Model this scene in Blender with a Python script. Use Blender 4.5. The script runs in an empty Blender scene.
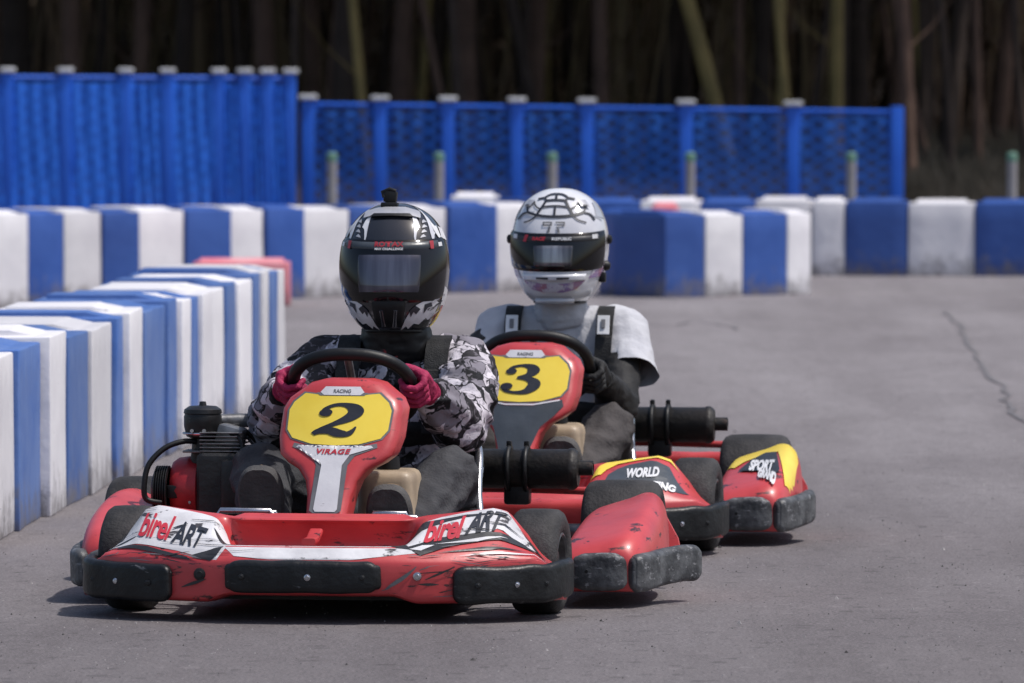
import bpy, bmesh, math, random
from mathutils import Vector, Matrix, noise
random.seed(11)
R = math.radians
scene = bpy.context.scene
COL = scene.collection
F = 7200.0            # focal length in pixels of a 1024 wide frame
CAMH = 1.38

# ------------------------------------------------------------------ materials
def new_mat(name):
    m = bpy.data.materials.new(name); m.use_nodes = True
    nt = m.node_tree; b = nt.nodes['Principled BSDF']
    return m, nt, b
def node(nt, t, **kw):
    n = nt.nodes.new(t)
    for k, v in kw.items(): setattr(n, k, v)
    return n
def rgba(c): return (c[0], c[1], c[2], 1)
def ramp(nt, stops, interp='LINEAR'):
    r = node(nt, 'ShaderNodeValToRGB'); r.color_ramp.interpolation = interp
    e = r.color_ramp.elements
    while len(e) < len(stops): e.new(0.5)
    for el, (p, c) in zip(e, stops):
        el.position = p; el.color = rgba(c) if len(c) == 3 else c
    return r
def noise_n(nt, vec, scale, detail=4, rough=.55, dist=0, stretch=None):
    if stretch:
        mp = node(nt, 'ShaderNodeMapping'); mp.inputs['Scale'].default_value = stretch
        nt.links.new(vec, mp.inputs['Vector']); vec = mp.outputs['Vector']
    n = node(nt, 'ShaderNodeTexNoise'); n.inputs['Scale'].default_value = scale
    n.inputs['Detail'].default_value = detail; n.inputs['Roughness'].default_value = rough
    n.inputs['Distortion'].default_value = dist
    nt.links.new(vec, n.inputs['Vector']); return n
def mixc(nt, fac, a, b, mode='MIX'):
    m = node(nt, 'ShaderNodeMix', data_type='RGBA', blend_type=mode)
    for sock, v in ((m.inputs[0], fac), (m.inputs[6], a), (m.inputs[7], b)):
        if isinstance(v, (int, float)): sock.default_value = v
        elif isinstance(v, (tuple, list)): sock.default_value = rgba(v)
        else: nt.links.new(v, sock)
    return m.outputs[2]
def bump(nt, b, h, strength=.3, dist=.01):
    n = node(nt, 'ShaderNodeBump'); n.inputs['Strength'].default_value = strength; n.inputs['Distance'].default_value = dist
    nt.links.new(h, n.inputs['Height']); nt.links.new(n.outputs[0], b.inputs['Normal'])

def worn(name, c1, c2=None, scale=9, rough=.5, metal=0, spec=.5, c3=None, wear=.62, wscale=14, bumps=.1, bscale=40,
         rvar=.15, stretch=None, coat=0, lo=.38, hi=.62):
    """base colour with cloudy variation, optional scuffs of a third colour, bump and roughness variation"""
    m, nt, b = new_mat(name)
    tc = node(nt, 'ShaderNodeTexCoord'); v = tc.outputs['Object']
    c2 = c2 or tuple(x * .78 for x in c1)
    n1 = noise_n(nt, v, scale)
    r1 = ramp(nt, [(lo, c1), (hi, c2)]); nt.links.new(n1.outputs[0], r1.inputs[0])
    col = r1.outputs[0]
    if c3:
        n2 = noise_n(nt, v, wscale, 6, .65, .3, stretch)
        r2 = ramp(nt, [(wear, (0, 0, 0)), (wear + .05, (1, 1, 1))]); nt.links.new(n2.outputs[0], r2.inputs[0])
        col = mixc(nt, r2.outputs[0], col, c3)
    nt.links.new(col, b.inputs['Base Color'])
    mr = node(nt, 'ShaderNodeMapRange'); mr.inputs[3].default_value = max(0, rough - rvar); mr.inputs[4].default_value = min(1, rough + rvar)
    n3 = noise_n(nt, v, scale * 2.3, 5); nt.links.new(n3.outputs[0], mr.inputs[0]); nt.links.new(mr.outputs[0], b.inputs['Roughness'])
    b.inputs['Metallic'].default_value = metal; b.inputs['Specular IOR Level'].default_value = spec
    b.inputs['Coat Weight'].default_value = coat; b.inputs['Coat Roughness'].default_value = .15
    if bumps:
        n4 = noise_n(nt, v, bscale, 3); bump(nt, b, n4.outputs[0], bumps, .01)
    return m

M = {}
M['red'] = worn('red_plastic', (.54, .056, .060), (.43, .040, .046), 6, .40, 0, .5, (.06, .018, .02), .61, 13, .06, 30, .12, (1, 1, 3), .15)
M['red_metal'] = worn('red_engine_metal', (.36, .018, .025), None, 8, .42, .1)
M['black'] = worn('black_plastic', (.008, .008, .009), (.016, .016, .017), 12, .42, 0, .4, (.10, .10, .105), .68, 22, .15, 60)
M['pad'] = worn('scuffed_black_rubber', (.006, .0065, .0075), (.013, .0135, .015), 14, .42, 0, .35, (.12, .12, .125), .64, 16, .25, 45, .15, (.6, 1, 2.2))
M['padworn'] = worn('heavily_scuffed_rubber', (.035, .036, .040), (.10, .102, .108), 20, .5, 0, .4, (.19, .19, .20), .58, 40, .35, 45, .15, (.7, 1, 1.6))
M['tyre'] = worn('tyre_rubber', (.022, .021, .022), (.05, .047, .048), 9, .72, 0, .3, (.08, .075, .072), .60, 7, .3, 120, .12)
M['rim'] = worn('wheel_rim_metal', (.10, .10, .105), (.05, .05, .052), 20, .4, .7)
M['steel'] = worn('bright_steel', (.55, .55, .58), (.4, .4, .43), 20, .25, .9, .5, (.2, .17, .15), .7)
M['grey_metal'] = worn('grey_cast_metal', (.22, .22, .23), (.12, .12, .125), 20, .45, .6)
M['exhaust'] = worn('sooty_exhaust', (.009, .009, .009), (.026, .022, .020), 10, .5, .1, .35, (.075, .05, .04), .64, 12, .25, 60)
M['rubber'] = worn('black_rubber', (.007, .007, .008), None, 10, .5, 0, .35)
M['tank'] = worn('beige_tank_plastic', (.42, .33, .23), (.30, .23, .16), 9, .45, 0, .5, (.14, .10, .07), .66)
M['yellow'] = worn('yellow_vinyl', (.84, .64, .085), (.79, .58, .06), 6, .33, 0, .5, (.62, .50, .14), .68, 18, .04, 40, .1)
M['white_vinyl'] = worn('white_vinyl', (.68, .67, .69), (.58, .57, .60), 8, .4, 0, .5, (.30, .28, .30), .66, 24, .08, 40, .1, (1, 1, 2.5))
M['torn_vinyl'] = worn('torn_white_vinyl', (.66, .65, .67), (.50, .49, .51), 9, .45, 0, .5, (.05, .045, .05), .60, 13, .15, 40, .1, (1, 1, 3.2))
M['grey_vinyl'] = worn('grey_vinyl', (.10, .10, .11), (.16, .16, .17), 8, .45)
M['slate_vinyl'] = worn('slate_vinyl', (.055, .065, .078), (.035, .042, .05), 7, .35, 0, .5, (.2, .2, .21), .7)
M['dark_vinyl'] = worn('dark_vinyl', (.015, .015, .018), (.03, .03, .033), 9, .4, 0, .5, (.16, .15, .16), .7)
M['ink'] = worn('black_ink', (.018, .02, .03), None, 9, .45)
M['ink_red'] = worn('red_ink', (.55, .03, .05), None, 9, .45)
M['ink_white'] = worn('white_ink', (.72, .72, .74), None, 9, .45)
M['red_ink_dark'] = worn('dull_red_ink', (.42, .03, .045), None, 9, .4)
M['helmet_black'] = worn('gloss_black_helmet', (.012, .013, .017), (.02, .02, .026), 8, .16, 0, .5, None, rvar=.05, bumps=0, coat=.6)
M['helmet_white'] = worn('pearl_white_helmet', (.68, .68, .71), (.52, .52, .56), 7, .2, 0, .5, None, rvar=.05, bumps=0, coat=.5)
M['helmet_silver'] = worn('silver_helmet_paint', (.36, .36, .39), (.52, .52, .55), 10, .25, .2, .5, None, rvar=.05, bumps=0, coat=.5)
M['helmet_violet'] = worn('violet_helmet_paint', (.26, .19, .36), (.36, .17, .22), 22, .25, 0, .5, (.5, .47, .53), .50, 30, 0)
M['helmet_blue'] = worn('blue_red_helmet_paint', (.05, .06, .30), (.4, .05, .06), 26, .22, 0, .5, (.6, .6, .65), .6, 30, 0)
M['visor'] = worn('smoked_visor', (.003, .003, .004), (.006, .006, .008), 5, .10, 0, .42, None, rvar=.03, bumps=0)
def lens_reflection_mat(name, c1, c2, w):  # insert tint with a visor reflection's streaks and darker sides in the colour
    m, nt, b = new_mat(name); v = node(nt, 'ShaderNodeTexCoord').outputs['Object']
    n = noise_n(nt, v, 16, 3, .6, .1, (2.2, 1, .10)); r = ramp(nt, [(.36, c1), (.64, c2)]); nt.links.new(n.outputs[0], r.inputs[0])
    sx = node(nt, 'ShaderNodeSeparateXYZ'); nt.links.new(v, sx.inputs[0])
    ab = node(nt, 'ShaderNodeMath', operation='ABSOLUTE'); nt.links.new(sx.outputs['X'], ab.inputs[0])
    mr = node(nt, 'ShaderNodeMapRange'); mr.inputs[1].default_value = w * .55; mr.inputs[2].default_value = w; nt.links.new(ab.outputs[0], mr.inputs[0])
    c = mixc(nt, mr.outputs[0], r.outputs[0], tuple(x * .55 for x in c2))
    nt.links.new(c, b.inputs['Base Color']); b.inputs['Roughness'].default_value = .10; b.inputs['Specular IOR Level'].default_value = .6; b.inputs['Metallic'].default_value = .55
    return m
M['visor_lens_reflection'] = lens_reflection_mat('dark_insert_painted_reflection', (.15, .15, .19), (.09, .09, .12), .085)
M['visor_lens_reflection_clear'] = lens_reflection_mat('clear_insert_painted_reflection', (.36, .36, .38), (.12, .12, .14), .050)
M['webbing'] = worn('black_webbing', (.018, .018, .019), (.03, .03, .031), 30, .75, 0, .2, None, bumps=.4, bscale=220)
M['vest'] = worn('black_padded_vest', (.014, .014, .015), (.022, .022, .023), 14, .75, 0, .2, None, bumps=.4, bscale=60)
M['shirt'] = worn('grey_tshirt_cotton', (.50, .50, .53), (.42, .42, .455), 10, .85, 0, .15, None, bumps=.25, bscale=90)
M['sleeve'] = worn('black_stretch_sleeve', (.012, .012, .013), (.02, .019, .02), 12, .7, 0, .3, None, bumps=.3, bscale=70)
M['denim'] = worn('black_denim', (.040, .040, .045), (.065, .065, .07), 14, .85, 0, .15, None, bumps=.4, bscale=110)
M['brown_trouser'] = worn('dark_grey_brown_cotton', (.075, .068, .068), (.05, .046, .047), 12, .88, 0, .15, None, bumps=.4, bscale=90)
M['pink'] = worn('magenta_glove_cloth', (.40, .028, .095), (.28, .018, .065), 18, .7, 0, .25, (.06, .01, .02), .66, 30, .3, 120)
M['glove_black'] = worn('black_glove_cloth', (.014, .014, .015), (.024, .024, .025), 18, .7, 0, .3, None, bumps=.3, bscale=120)
M['shoe'] = worn('dark_shoe_sole', (.070, .067, .067), (.095, .09, .088), 20, .8, 0, .2, None, bumps=.4, bscale=90)
M['shoe_tan'] = worn('tan_shoe_suede', (.19, .135, .085), (.14, .10, .065), 20, .8, 0, .2)
M['skin'] = worn('skin', (.45, .27, .20), (.40, .23, .17), 12, .5)
M['buff_red'] = worn('red_neck_cloth', (.30, .02, .02), (.03, .02, .02), 40, .8)

def camo():
    m, nt, b = new_mat('black_white_camouflage_cloth')
    v = node(nt, 'ShaderNodeTexCoord').outputs['Object']
    dn = noise_n(nt, v, 9, 3)
    add = node(nt, 'ShaderNodeMixRGB', blend_type='LINEAR_LIGHT'); add.inputs[0].default_value = .06
    nt.links.new(v, add.inputs[1]); nt.links.new(dn.outputs['Color'], add.inputs[2]); v = add.outputs[0]
    vo = node(nt, 'ShaderNodeTexVoronoi'); vo.inputs['Scale'].default_value = 21; vo.inputs['Randomness'].default_value = 1
    nt.links.new(v, vo.inputs['Vector'])
    bw = node(nt, 'ShaderNodeRGBToBW'); nt.links.new(vo.outputs['Color'], bw.inputs[0])
    r = ramp(nt, [(0, (.012, .012, .014)), (.26, (.50, .465, .51)), (.46, (.20, .185, .215)), (.58, (.58, .54, .59)), (.76, (.03, .028, .032))], 'CONSTANT')
    nt.links.new(bw.outputs[0], r.inputs[0])
    n2 = noise_n(nt, v, 24, 3, .5, .8)
    r2 = ramp(nt, [(.36, (1, 1, 1)), (.40, (0, 0, 0))]); nt.links.new(n2.outputs[0], r2.inputs[0])
    c = mixc(nt, r2.outputs[0], r.outputs[0], (.02, .02, .024))
    ve = node(nt, 'ShaderNodeTexVoronoi', feature='DISTANCE_TO_EDGE'); ve.inputs['Scale'].default_value = 21
    nt.links.new(v, ve.inputs['Vector'])
    r3 = ramp(nt, [(.03, (1, 1, 1)), (.05, (0, 0, 0))]); nt.links.new(ve.outputs[0], r3.inputs[0])
    n5 = noise_n(nt, v, 12, 2); r5 = ramp(nt, [(.45, (0, 0, 0)), (.5, (1, 1, 1))]); nt.links.new(n5.outputs[0], r5.inputs[0])
    mm = node(nt, 'ShaderNodeMath', operation='MULTIPLY'); nt.links.new(r3.outputs[0], mm.inputs[0]); nt.links.new(r5.outputs[0], mm.inputs[1])
    c = mixc(nt, mm.outputs[0], c, (.02, .02, .024))
    n6 = noise_n(nt, v, 60, 3); r6 = ramp(nt, [(.56, (0, 0, 0)), (.6, (1, 1, 1))]); nt.links.new(n6.outputs[0], r6.inputs[0])
    mm2 = node(nt, 'ShaderNodeMath', operation='MULTIPLY'); nt.links.new(r6.outputs[0], mm2.inputs[0]); mm2.inputs[1].default_value = .6
    c = mixc(nt, mm2.outputs[0], c, (.20, .18, .21))
    nt.links.new(c, b.inputs['Base Color']); b.inputs['Roughness'].default_value = .8; b.inputs['Specular IOR Level'].default_value = .2
    n7 = noise_n(nt, v, 50, 3); bump(nt, b, n7.outputs[0], .3, .01)
    return m
M['camo'] = camo()

def barrier_mat(name, c1, c2, dirt=(.17, .155, .155), rough=.5):
    m, nt, b = new_mat(name)
    tc = node(nt, 'ShaderNodeTexCoord'); v = tc.outputs['Object']
    oi = node(nt, 'ShaderNodeObjectInfo')
    off = node(nt, 'ShaderNodeVectorMath', operation='ADD'); nt.links.new(v, off.inputs[0])
    sc_ = node(nt, 'ShaderNodeMath', operation='MULTIPLY'); sc_.inputs[1].default_value = 37; nt.links.new(oi.outputs['Random'], sc_.inputs[0])
    nt.links.new(sc_.outputs[0], off.inputs[1]); v2 = off.outputs[0]
    n1 = noise_n(nt, v2, 3.5, 5, .6); r1 = ramp(nt, [(.35, c1), (.65, c2)]); nt.links.new(n1.outputs[0], r1.inputs[0])
    col = r1.outputs[0]
    hs = node(nt, 'ShaderNodeHueSaturation'); mr0 = node(nt, 'ShaderNodeMapRange'); mr0.inputs[3].default_value = .82; mr0.inputs[4].default_value = 1.1
    nt.links.new(oi.outputs['Random'], mr0.inputs[0]); nt.links.new(mr0.outputs[0], hs.inputs['Value']); nt.links.new(col, hs.inputs['Color']); col = hs.outputs[0]
    # dirt rising from the bottom
    sx = node(nt, 'ShaderNodeSeparateXYZ'); nt.links.new(v, sx.inputs[0])
    mz = node(nt, 'ShaderNodeMapRange'); mz.inputs[1].default_value = 0; mz.inputs[2].default_value = .22; mz.inputs[3].default_value = .24; mz.inputs[4].default_value = -.10
    nt.links.new(sx.outputs['Z'], mz.inputs[0])
    n2 = noise_n(nt, v2, 14, 7, .75, .4, (1, 1, .8))
    ad = node(nt, 'ShaderNodeMath', operation='ADD'); nt.links.new(mz.outputs[0], ad.inputs[0]); nt.links.new(n2.outputs[0], ad.inputs[1])
    r2 = ramp(nt, [(.56, (0, 0, 0)), (.8, (.85, .85, .85))]); nt.links.new(ad.outputs[0], r2.inputs[0])
    col = mixc(nt, r2.outputs[0], col, dirt)
    # streaks and scrapes
    n3 = noise_n(nt, v2, 30, 4, .6, .2, (3, 3, .25)); r3 = ramp(nt, [(.66, (0, 0, 0)), (.76, (.25, .25, .25))]); nt.links.new(n3.outputs[0], r3.inputs[0])
    col = mixc(nt, r3.outputs[0], col, tuple(x * .55 for x in c1))
    n4 = noise_n(nt, v2, 16, 5, .7, .5, (.5, .5, 2.5)); r4 = ramp(nt, [(.68, (0, 0, 0)), (.72, (.75, .75, .75))]); nt.links.new(n4.outputs[0], r4.inputs[0])
    col = mixc(nt, r4.outputs[0], col, (.10, .09, .10))
    nt.links.new(col, b.inputs['Base Color']); b.inputs['Roughness'].default_value = rough
    n5 = noise_n(nt, v2, 12, 4); bump(nt, b, n5.outputs[0], .2, .02)
    return m
M['bar_white'] = barrier_mat('white_barrier_plastic', (.74, .72, .74), (.66, .64, .67))
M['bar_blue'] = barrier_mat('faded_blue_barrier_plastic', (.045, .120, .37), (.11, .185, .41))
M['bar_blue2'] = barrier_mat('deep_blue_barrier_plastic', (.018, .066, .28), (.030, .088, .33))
M['bar_red'] = barrier_mat('red_barrier_plastic', (.62, .14, .18), (.66, .30, .32))

def asphalt():
    m, nt, b = new_mat('asphalt')
    v = node(nt, 'ShaderNodeTexCoord').outputs['Object']
    n1 = noise_n(nt, v, .5, 6, .6); r1 = ramp(nt, [(.30, (.168, .154, .155)), (.70, (.202, .187, .187))]); nt.links.new(n1.outputs[0], r1.inputs[0])
    n2 = noise_n(nt, v, 110, 3, .8); r2 = ramp(nt, [(.28, (.35, .35, .35)), (.5, (1, 1, 1)), (.72, (1.75, 1.75, 1.75))]); nt.links.new(n2.outputs[0], r2.inputs[0])
    c = mixc(nt, 1.0, r1.outputs[0], r2.outputs[0], 'MULTIPLY')
    nb = noise_n(nt, v, 26, 5, .8, 0, (1, .45, 1)); rb = ramp(nt, [(.30, (.85, .845, .845)), (.5, (1, 1, 1)), (.70, (1.14, 1.14, 1.14))]); nt.links.new(nb.outputs[0], rb.inputs[0])
    c = mixc(nt, 1.0, c, rb.outputs[0], 'MULTIPLY')
    n3 = noise_n(nt, v, 2.2, 8, .75, .3, (1, .22, 1)); r3 = ramp(nt, [(.30, (.80, .79, .79)), (.58, (1.04, 1.04, 1.04))]); nt.links.new(n3.outputs[0], r3.inputs[0])
    c = mixc(nt, 1.0, c, r3.outputs[0], 'MULTIPLY')
    # faint rubber laid along the driving line
    n4 = noise_n(nt, v, 1.1, 5, .6, .1, (1.2, .06, 1)); r4 = ramp(nt, [(.36, (.86, .85, .85)), (.56, (1, 1, 1))]); nt.links.new(n4.outputs[0], r4.inputs[0])
    c = mixc(nt, 1.0, c, r4.outputs[0], 'MULTIPLY')
    vs_ = node(nt, 'ShaderNodeTexVoronoi'); vs_.inputs['Scale'].default_value = 30; nt.links.new(v, vs_.inputs['Vector'])
    bwv = node(nt, 'ShaderNodeRGBToBW'); nt.links.new(vs_.outputs['Color'], bwv.inputs[0])
    rv1 = ramp(nt, [(.10, (.6, .6, .6)), (.14, (1, 1, 1)), (.88, (1, 1, 1)), (.92, (1.3, 1.3, 1.3))]); nt.links.new(bwv.outputs[0], rv1.inputs[0])
    c = mixc(nt, .7, c, mixc(nt, 1.0, c, rv1.outputs[0], 'MULTIPLY'))
    # paler and cooler with distance: grazing reflection put into the colour
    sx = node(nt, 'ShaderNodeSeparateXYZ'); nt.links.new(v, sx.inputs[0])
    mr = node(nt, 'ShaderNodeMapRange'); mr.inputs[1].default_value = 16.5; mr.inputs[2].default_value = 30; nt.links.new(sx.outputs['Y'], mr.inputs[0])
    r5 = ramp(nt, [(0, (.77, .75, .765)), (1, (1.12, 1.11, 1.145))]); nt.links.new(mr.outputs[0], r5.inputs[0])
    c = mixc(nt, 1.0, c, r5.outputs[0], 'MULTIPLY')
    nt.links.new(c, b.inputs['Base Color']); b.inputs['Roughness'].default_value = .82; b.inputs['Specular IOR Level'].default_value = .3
    bump(nt, b, n2.outputs[0], .5, .004)
    return m
M['asphalt'] = asphalt()
M['crack'] = worn('crack_filler', (.118, .110, .114), (.15, .14, .146), 12, .7)
M['earth'] = worn('forest_earth', (.085, .066, .054), (.12, .092, .074), 2.5, .95, 0, .1, (.04, .034, .026), .6, 5, .4, 8)
M['dry_grass'] = worn('dry_grass', (.125, .105, .080), (.075, .064, .048), 1.5, .9, 0, .1)
M['undergrowth'] = worn('dark_undergrowth', (.14, .108, .082), (.20, .15, .115), 1.2, .9, 0, .1)
M['bark'] = worn('dark_bark', (.075, .055, .046), (.05, .038, .032), 3, .95, 0, .1, None, bumps=.6, bscale=14)
M['bark_brown'] = worn('red_brown_bark', (.15, .095, .072), (.10, .064, .05), 3, .95, 0, .1, None, bumps=.6, bscale=14)
M['bark_yellow'] = worn('yellow_bamboo', (.30, .22, .085), (.20, .15, .06), 2, .7, 0, .2)
M['leaf'] = worn('forest_leaf', (.04, .055, .022), (.06, .07, .03), 1.5, .7, 0, .2)
M['fence_metal'] = worn('blue_painted_steel', (.010, .105, .60), (.014, .125, .66), 3, .45)
M['cap_white'] = worn('white_cap_plastic', (.72, .72, .74), None, 6, .5)
M['stake'] = worn('grey_stake', (.30, .29, .305), (.23, .22, .23), 6, .7)
M['stake_green'] = worn('green_stake_cap', (.13, .27, .20), None, 6, .6)

def net(name, c1, c2, open_lo, open_hi):
    m, nt, b = new_mat(name)
    v = node(nt, 'ShaderNodeTexCoord').outputs['Object']
    wp = noise_n(nt, v, 1.7, 3); wa = node(nt, 'ShaderNodeMixRGB', blend_type='LINEAR_LIGHT'); wa.inputs[0].default_value = .07
    nt.links.new(v, wa.inputs[1]); nt.links.new(wp.outputs['Color'], wa.inputs[2]); v = wa.outputs[0]
    # diamond weave: two crossing diagonal bands
    outs = []
    for sgn in (1, -1):
        mp = node(nt, 'ShaderNodeMapping'); mp.inputs['Rotation'].default_value = (0, R(58 * sgn), 0)
        nt.links.new(v, mp.inputs['Vector'])
        w = node(nt, 'ShaderNodeTexWave', wave_type='BANDS', bands_direction='X'); w.inputs['Scale'].default_value = 3.6; w.inputs['Distortion'].default_value = 2.2
        w.inputs['Detail'].default_value = 2
        nt.links.new(mp.outputs[0], w.inputs['Vector']); outs.append(w.outputs['Fac'])
    mx = node(nt, 'ShaderNodeMath', operation='MAXIMUM'); nt.links.new(outs[0], mx.inputs[0]); nt.links.new(outs[1], mx.inputs[1])
    r = ramp(nt, [(.25, c2), (1.0, c1)]); nt.links.new(mx.outputs[0], r.inputs[0])
    nt.links.new(r.outputs[0], b.inputs['Base Color']); b.inputs['Roughness'].default_value = .6
    n = noise_n(nt, v, 2.2, 4); ad = node(nt, 'ShaderNodeMath', operation='MULTIPLY'); nt.links.new(n.outputs[0], ad.inputs[0]); nt.links.new(mx.outputs[0], ad.inputs[1])
    mr = node(nt, 'ShaderNodeMapRange'); mr.inputs[1].default_value = .2; mr.inputs[2].default_value = .6; mr.inputs[3].default_value = open_lo; mr.inputs[4].default_value = open_hi
    nt.links.new(ad.outputs[0], mr.inputs[0])
    nt.links.new(mr.outputs[0], b.inputs['Alpha'])
    return m
M['net_dense'] = net('dense_blue_net', (.013, .155, .74), (.010, .125, .66), .90, 1.0)
M['net_open'] = net('open_blue_net', (.014, .150, .66), (.008, .070, .34), .50, .86)

# ------------------------------------------------------------------ mesh helpers
def link(name, me, mat=None, parent=None, smooth=True, sharp=None):
    ob = bpy.data.objects.new(name, me); COL.objects.link(ob)
    if mat is not None:
        me.materials.clear(); me.materials.append(mat)
    if smooth:
        me.polygons.foreach_set('use_smooth', [True] * len(me.polygons))
        if sharp: me.set_sharp_from_angle(angle=R(sharp))
    if parent is not None: ob.parent = parent
    return ob
def mesh(name, vs, fs, mat, parent=None, smooth=True, sharp=None):
    me = bpy.data.meshes.new(name); me.from_pydata([tuple(v) for v in vs], [], fs); me.update()
    return link(name, me, mat, parent, smooth, sharp)
def from_bm(name, bm, mat, parent=None, smooth=True, sharp=35):
    bmesh.ops.recalc_face_normals(bm, faces=bm.faces[:])
    me = bpy.data.meshes.new(name); bm.to_mesh(me); bm.free()
    return link(name, me, mat, parent, smooth, sharp)
def tag(o, label=None, cat=None, group=None, kind=None):
    if label: o['label'] = label
    if cat: o['category'] = cat
    if group: o['group'] = group
    if kind: o['kind'] = kind
    return o
def empty(name, loc, rz=0):
    o = bpy.data.objects.new(name, None); o.empty_display_size = .1; COL.objects.link(o)
    o.location = loc; o.rotation_euler = (0, 0, rz); return o
def cat(pts, n=8):
    """Catmull-Rom through tuples of any length"""
    out = []
    P = [pts[0]] + list(pts) + [pts[-1]]
    for i in range(1, len(P) - 2):
        a, b, c, d = P[i - 1], P[i], P[i + 1], P[i + 2]
        for k in range(n):
            t = k / n
            out.append(tuple(.5 * (2 * b[j] + (c[j] - a[j]) * t + (2 * a[j] - 5 * b[j] + 4 * c[j] - d[j]) * t * t + (3 * b[j] - a[j] - 3 * c[j] + d[j]) * t ** 3) for j in range(len(b))))
    out.append(tuple(pts[-1])); return out
def interp(tbl, x):
    if x <= tbl[0][0]: return tbl[0][1:]
    for a, b in zip(tbl, tbl[1:]):
        if x <= b[0]:
            t = (x - a[0]) / (b[0] - a[0]); return tuple(p + (q - p) * t for p, q in zip(a[1:], b[1:]))
    return tbl[-1][1:]
def frames(pts, closed=False):
    P = [Vector(p) for p in pts]; n = len(P); T = []
    for i in range(n):
        if closed: t = P[(i + 1) % n] - P[i - 1]
        else: t = P[min(i + 1, n - 1)] - P[max(i - 1, 0)]
        T.append(t.normalized())
    up = Vector((0, 0, 1)) if abs(T[0].z) < .9 else Vector((0, 1, 0))
    nrm = (up - T[0] * up.dot(T[0])).normalized(); out = []
    for i in range(n):
        nrm = (nrm - T[i] * nrm.dot(T[i])).normalized()
        out.append((P[i], T[i], nrm, T[i].cross(nrm)))
    return out
def sweep(name, pts, section, mat, parent=None, closed=False, scale=None, sharp=None):
    """section: list of (a,b) along (side, up)"""
    fr = frames(pts, closed); vs = []; fs = []; m = len(section)
    for i, (p, t, nn, bb) in enumerate(fr):
        s = scale[i] if scale else 1
        for a, b in section: vs.append(p - bb * a * s + nn * b * s)
    n = len(fr)
    for i in range(n if closed else n - 1):
        j = (i + 1) % n
        for k in range(m): fs.append((i * m + k, i * m + (k + 1) % m, j * m + (k + 1) % m, j * m + k))
    if not closed:
        fs.append(tuple(range(m))[::-1]); fs.append(tuple((n - 1) * m + k for k in range(m)))
    return mesh(name, vs, fs, mat, parent, True, sharp)
def circle(r, n=14, rz=None): return [(r * math.cos(2 * math.pi * k / n), (rz or r) * math.sin(2 * math.pi * k / n)) for k in range(n)]
def tube(name, pts, r, mat, parent=None, n=14, closed=False, smooth_n=0):
    if smooth_n: pts = cat(pts, smooth_n)
    sc = None
    if isinstance(r, (list, tuple)):
        sc = list(r); r = 1
        if len(sc) != len(pts):
            L = len(sc) - 1; sc = [interp([(i, s) for i, s in enumerate(sc)], L * k / (len(pts) - 1))[0] for k in range(len(pts))]
    return sweep(name, pts, circle(r, n), mat, parent, closed, sc, 50)
def rrect(w, h, r, k=4):
    out = []
    for cx, cy, a0 in ((w / 2 - r, h / 2 - r, 0), (-w / 2 + r, h / 2 - r, 90), (-w / 2 + r, -h / 2 + r, 180), (w / 2 - r, -h / 2 + r, 270)):
        for i in range(k + 1):
            a = R(a0 + 90 * i / k); out.append((cx + r * math.cos(a), cy + r * math.sin(a)))
    return out
def box(name, c, s, mat, parent=None, bev=.01, seg=2, rot=None, taper=None):
    bm = bmesh.new(); bmesh.ops.create_cube(bm, size=1)
    for v in bm.verts:
        k = 1
        if taper and v.co.z > 0: k = taper
        v.co = Vector((v.co.x * s[0] * k, v.co.y * s[1] * k, v.co.z * s[2]))
    if bev: bmesh.ops.bevel(bm, geom=bm.edges[:], offset=bev, segments=seg, profile=.6, affect='EDGES')
    if rot: bm.transform(Matrix.Rotation(rot[1], 4, rot[0]))
    bm.transform(Matrix.Translation(c))
    return from_bm(name, bm, mat, parent)
def lathe(name, prof, mat, parent=None, axis='X', c=(0, 0, 0), n=40, sharp=40, closed=False):
    """prof: (along axis, radius)"""
    vs, fs = [], []; m = len(prof)
    for k in range(n):
        a = 2 * math.pi * k / n; ca, sa = math.cos(a), math.sin(a)
        for h, r in prof:
            p = {'X': (h, r * ca, r * sa), 'Y': (r * ca, h, r * sa), 'Z': (r * ca, r * sa, h)}[axis]
            vs.append((p[0] + c[0], p[1] + c[1], p[2] + c[2]))
    for k in range(n):
        j = (k + 1) % n
        for i in range(m if closed else m - 1): fs.append((k * m + i, k * m + (i + 1) % m, j * m + (i + 1) % m, j * m + i))
    me = bpy.data.meshes.new(name); me.from_pydata(vs, [], fs)
    bm = bmesh.new(); bm.from_mesh(me); bpy.data.meshes.remove(me)
    bmesh.ops.remove_doubles(bm, verts=bm.verts[:], dist=1e-5)
    return from_bm(name, bm, mat, parent, True, sharp)
def flat_bm(polys, maxe=.02):
    bm = bmesh.new()
    for poly in polys:
        f = bm.faces.new([bm.verts.new((p[0], p[1], 0)) for p in poly])
    bmesh.ops.triangulate(bm, faces=bm.faces[:])
    subdiv(bm, maxe); return bm
def subdiv(bm, maxe):
    for _ in range(7):
        es = [e for e in bm.edges if e.calc_length() > maxe]
        if not es: break
        bmesh.ops.subdivide_edges(bm, edges=es, cuts=1)
        bmesh.ops.triangulate(bm, faces=[f for f in bm.faces if len(f.verts) > 3])
def decal(name, polys, mapf, mat, parent, maxe=.02, two=None):
    bm = polys if isinstance(polys, bmesh.types.BMesh) else flat_bm(polys, maxe)
    for v in bm.verts: v.co = Vector(mapf(v.co.x, v.co.y))
    me = bpy.data.meshes.new(name); bm.to_mesh(me); bm.free()
    return link(name, me, mat, parent, True)
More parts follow.
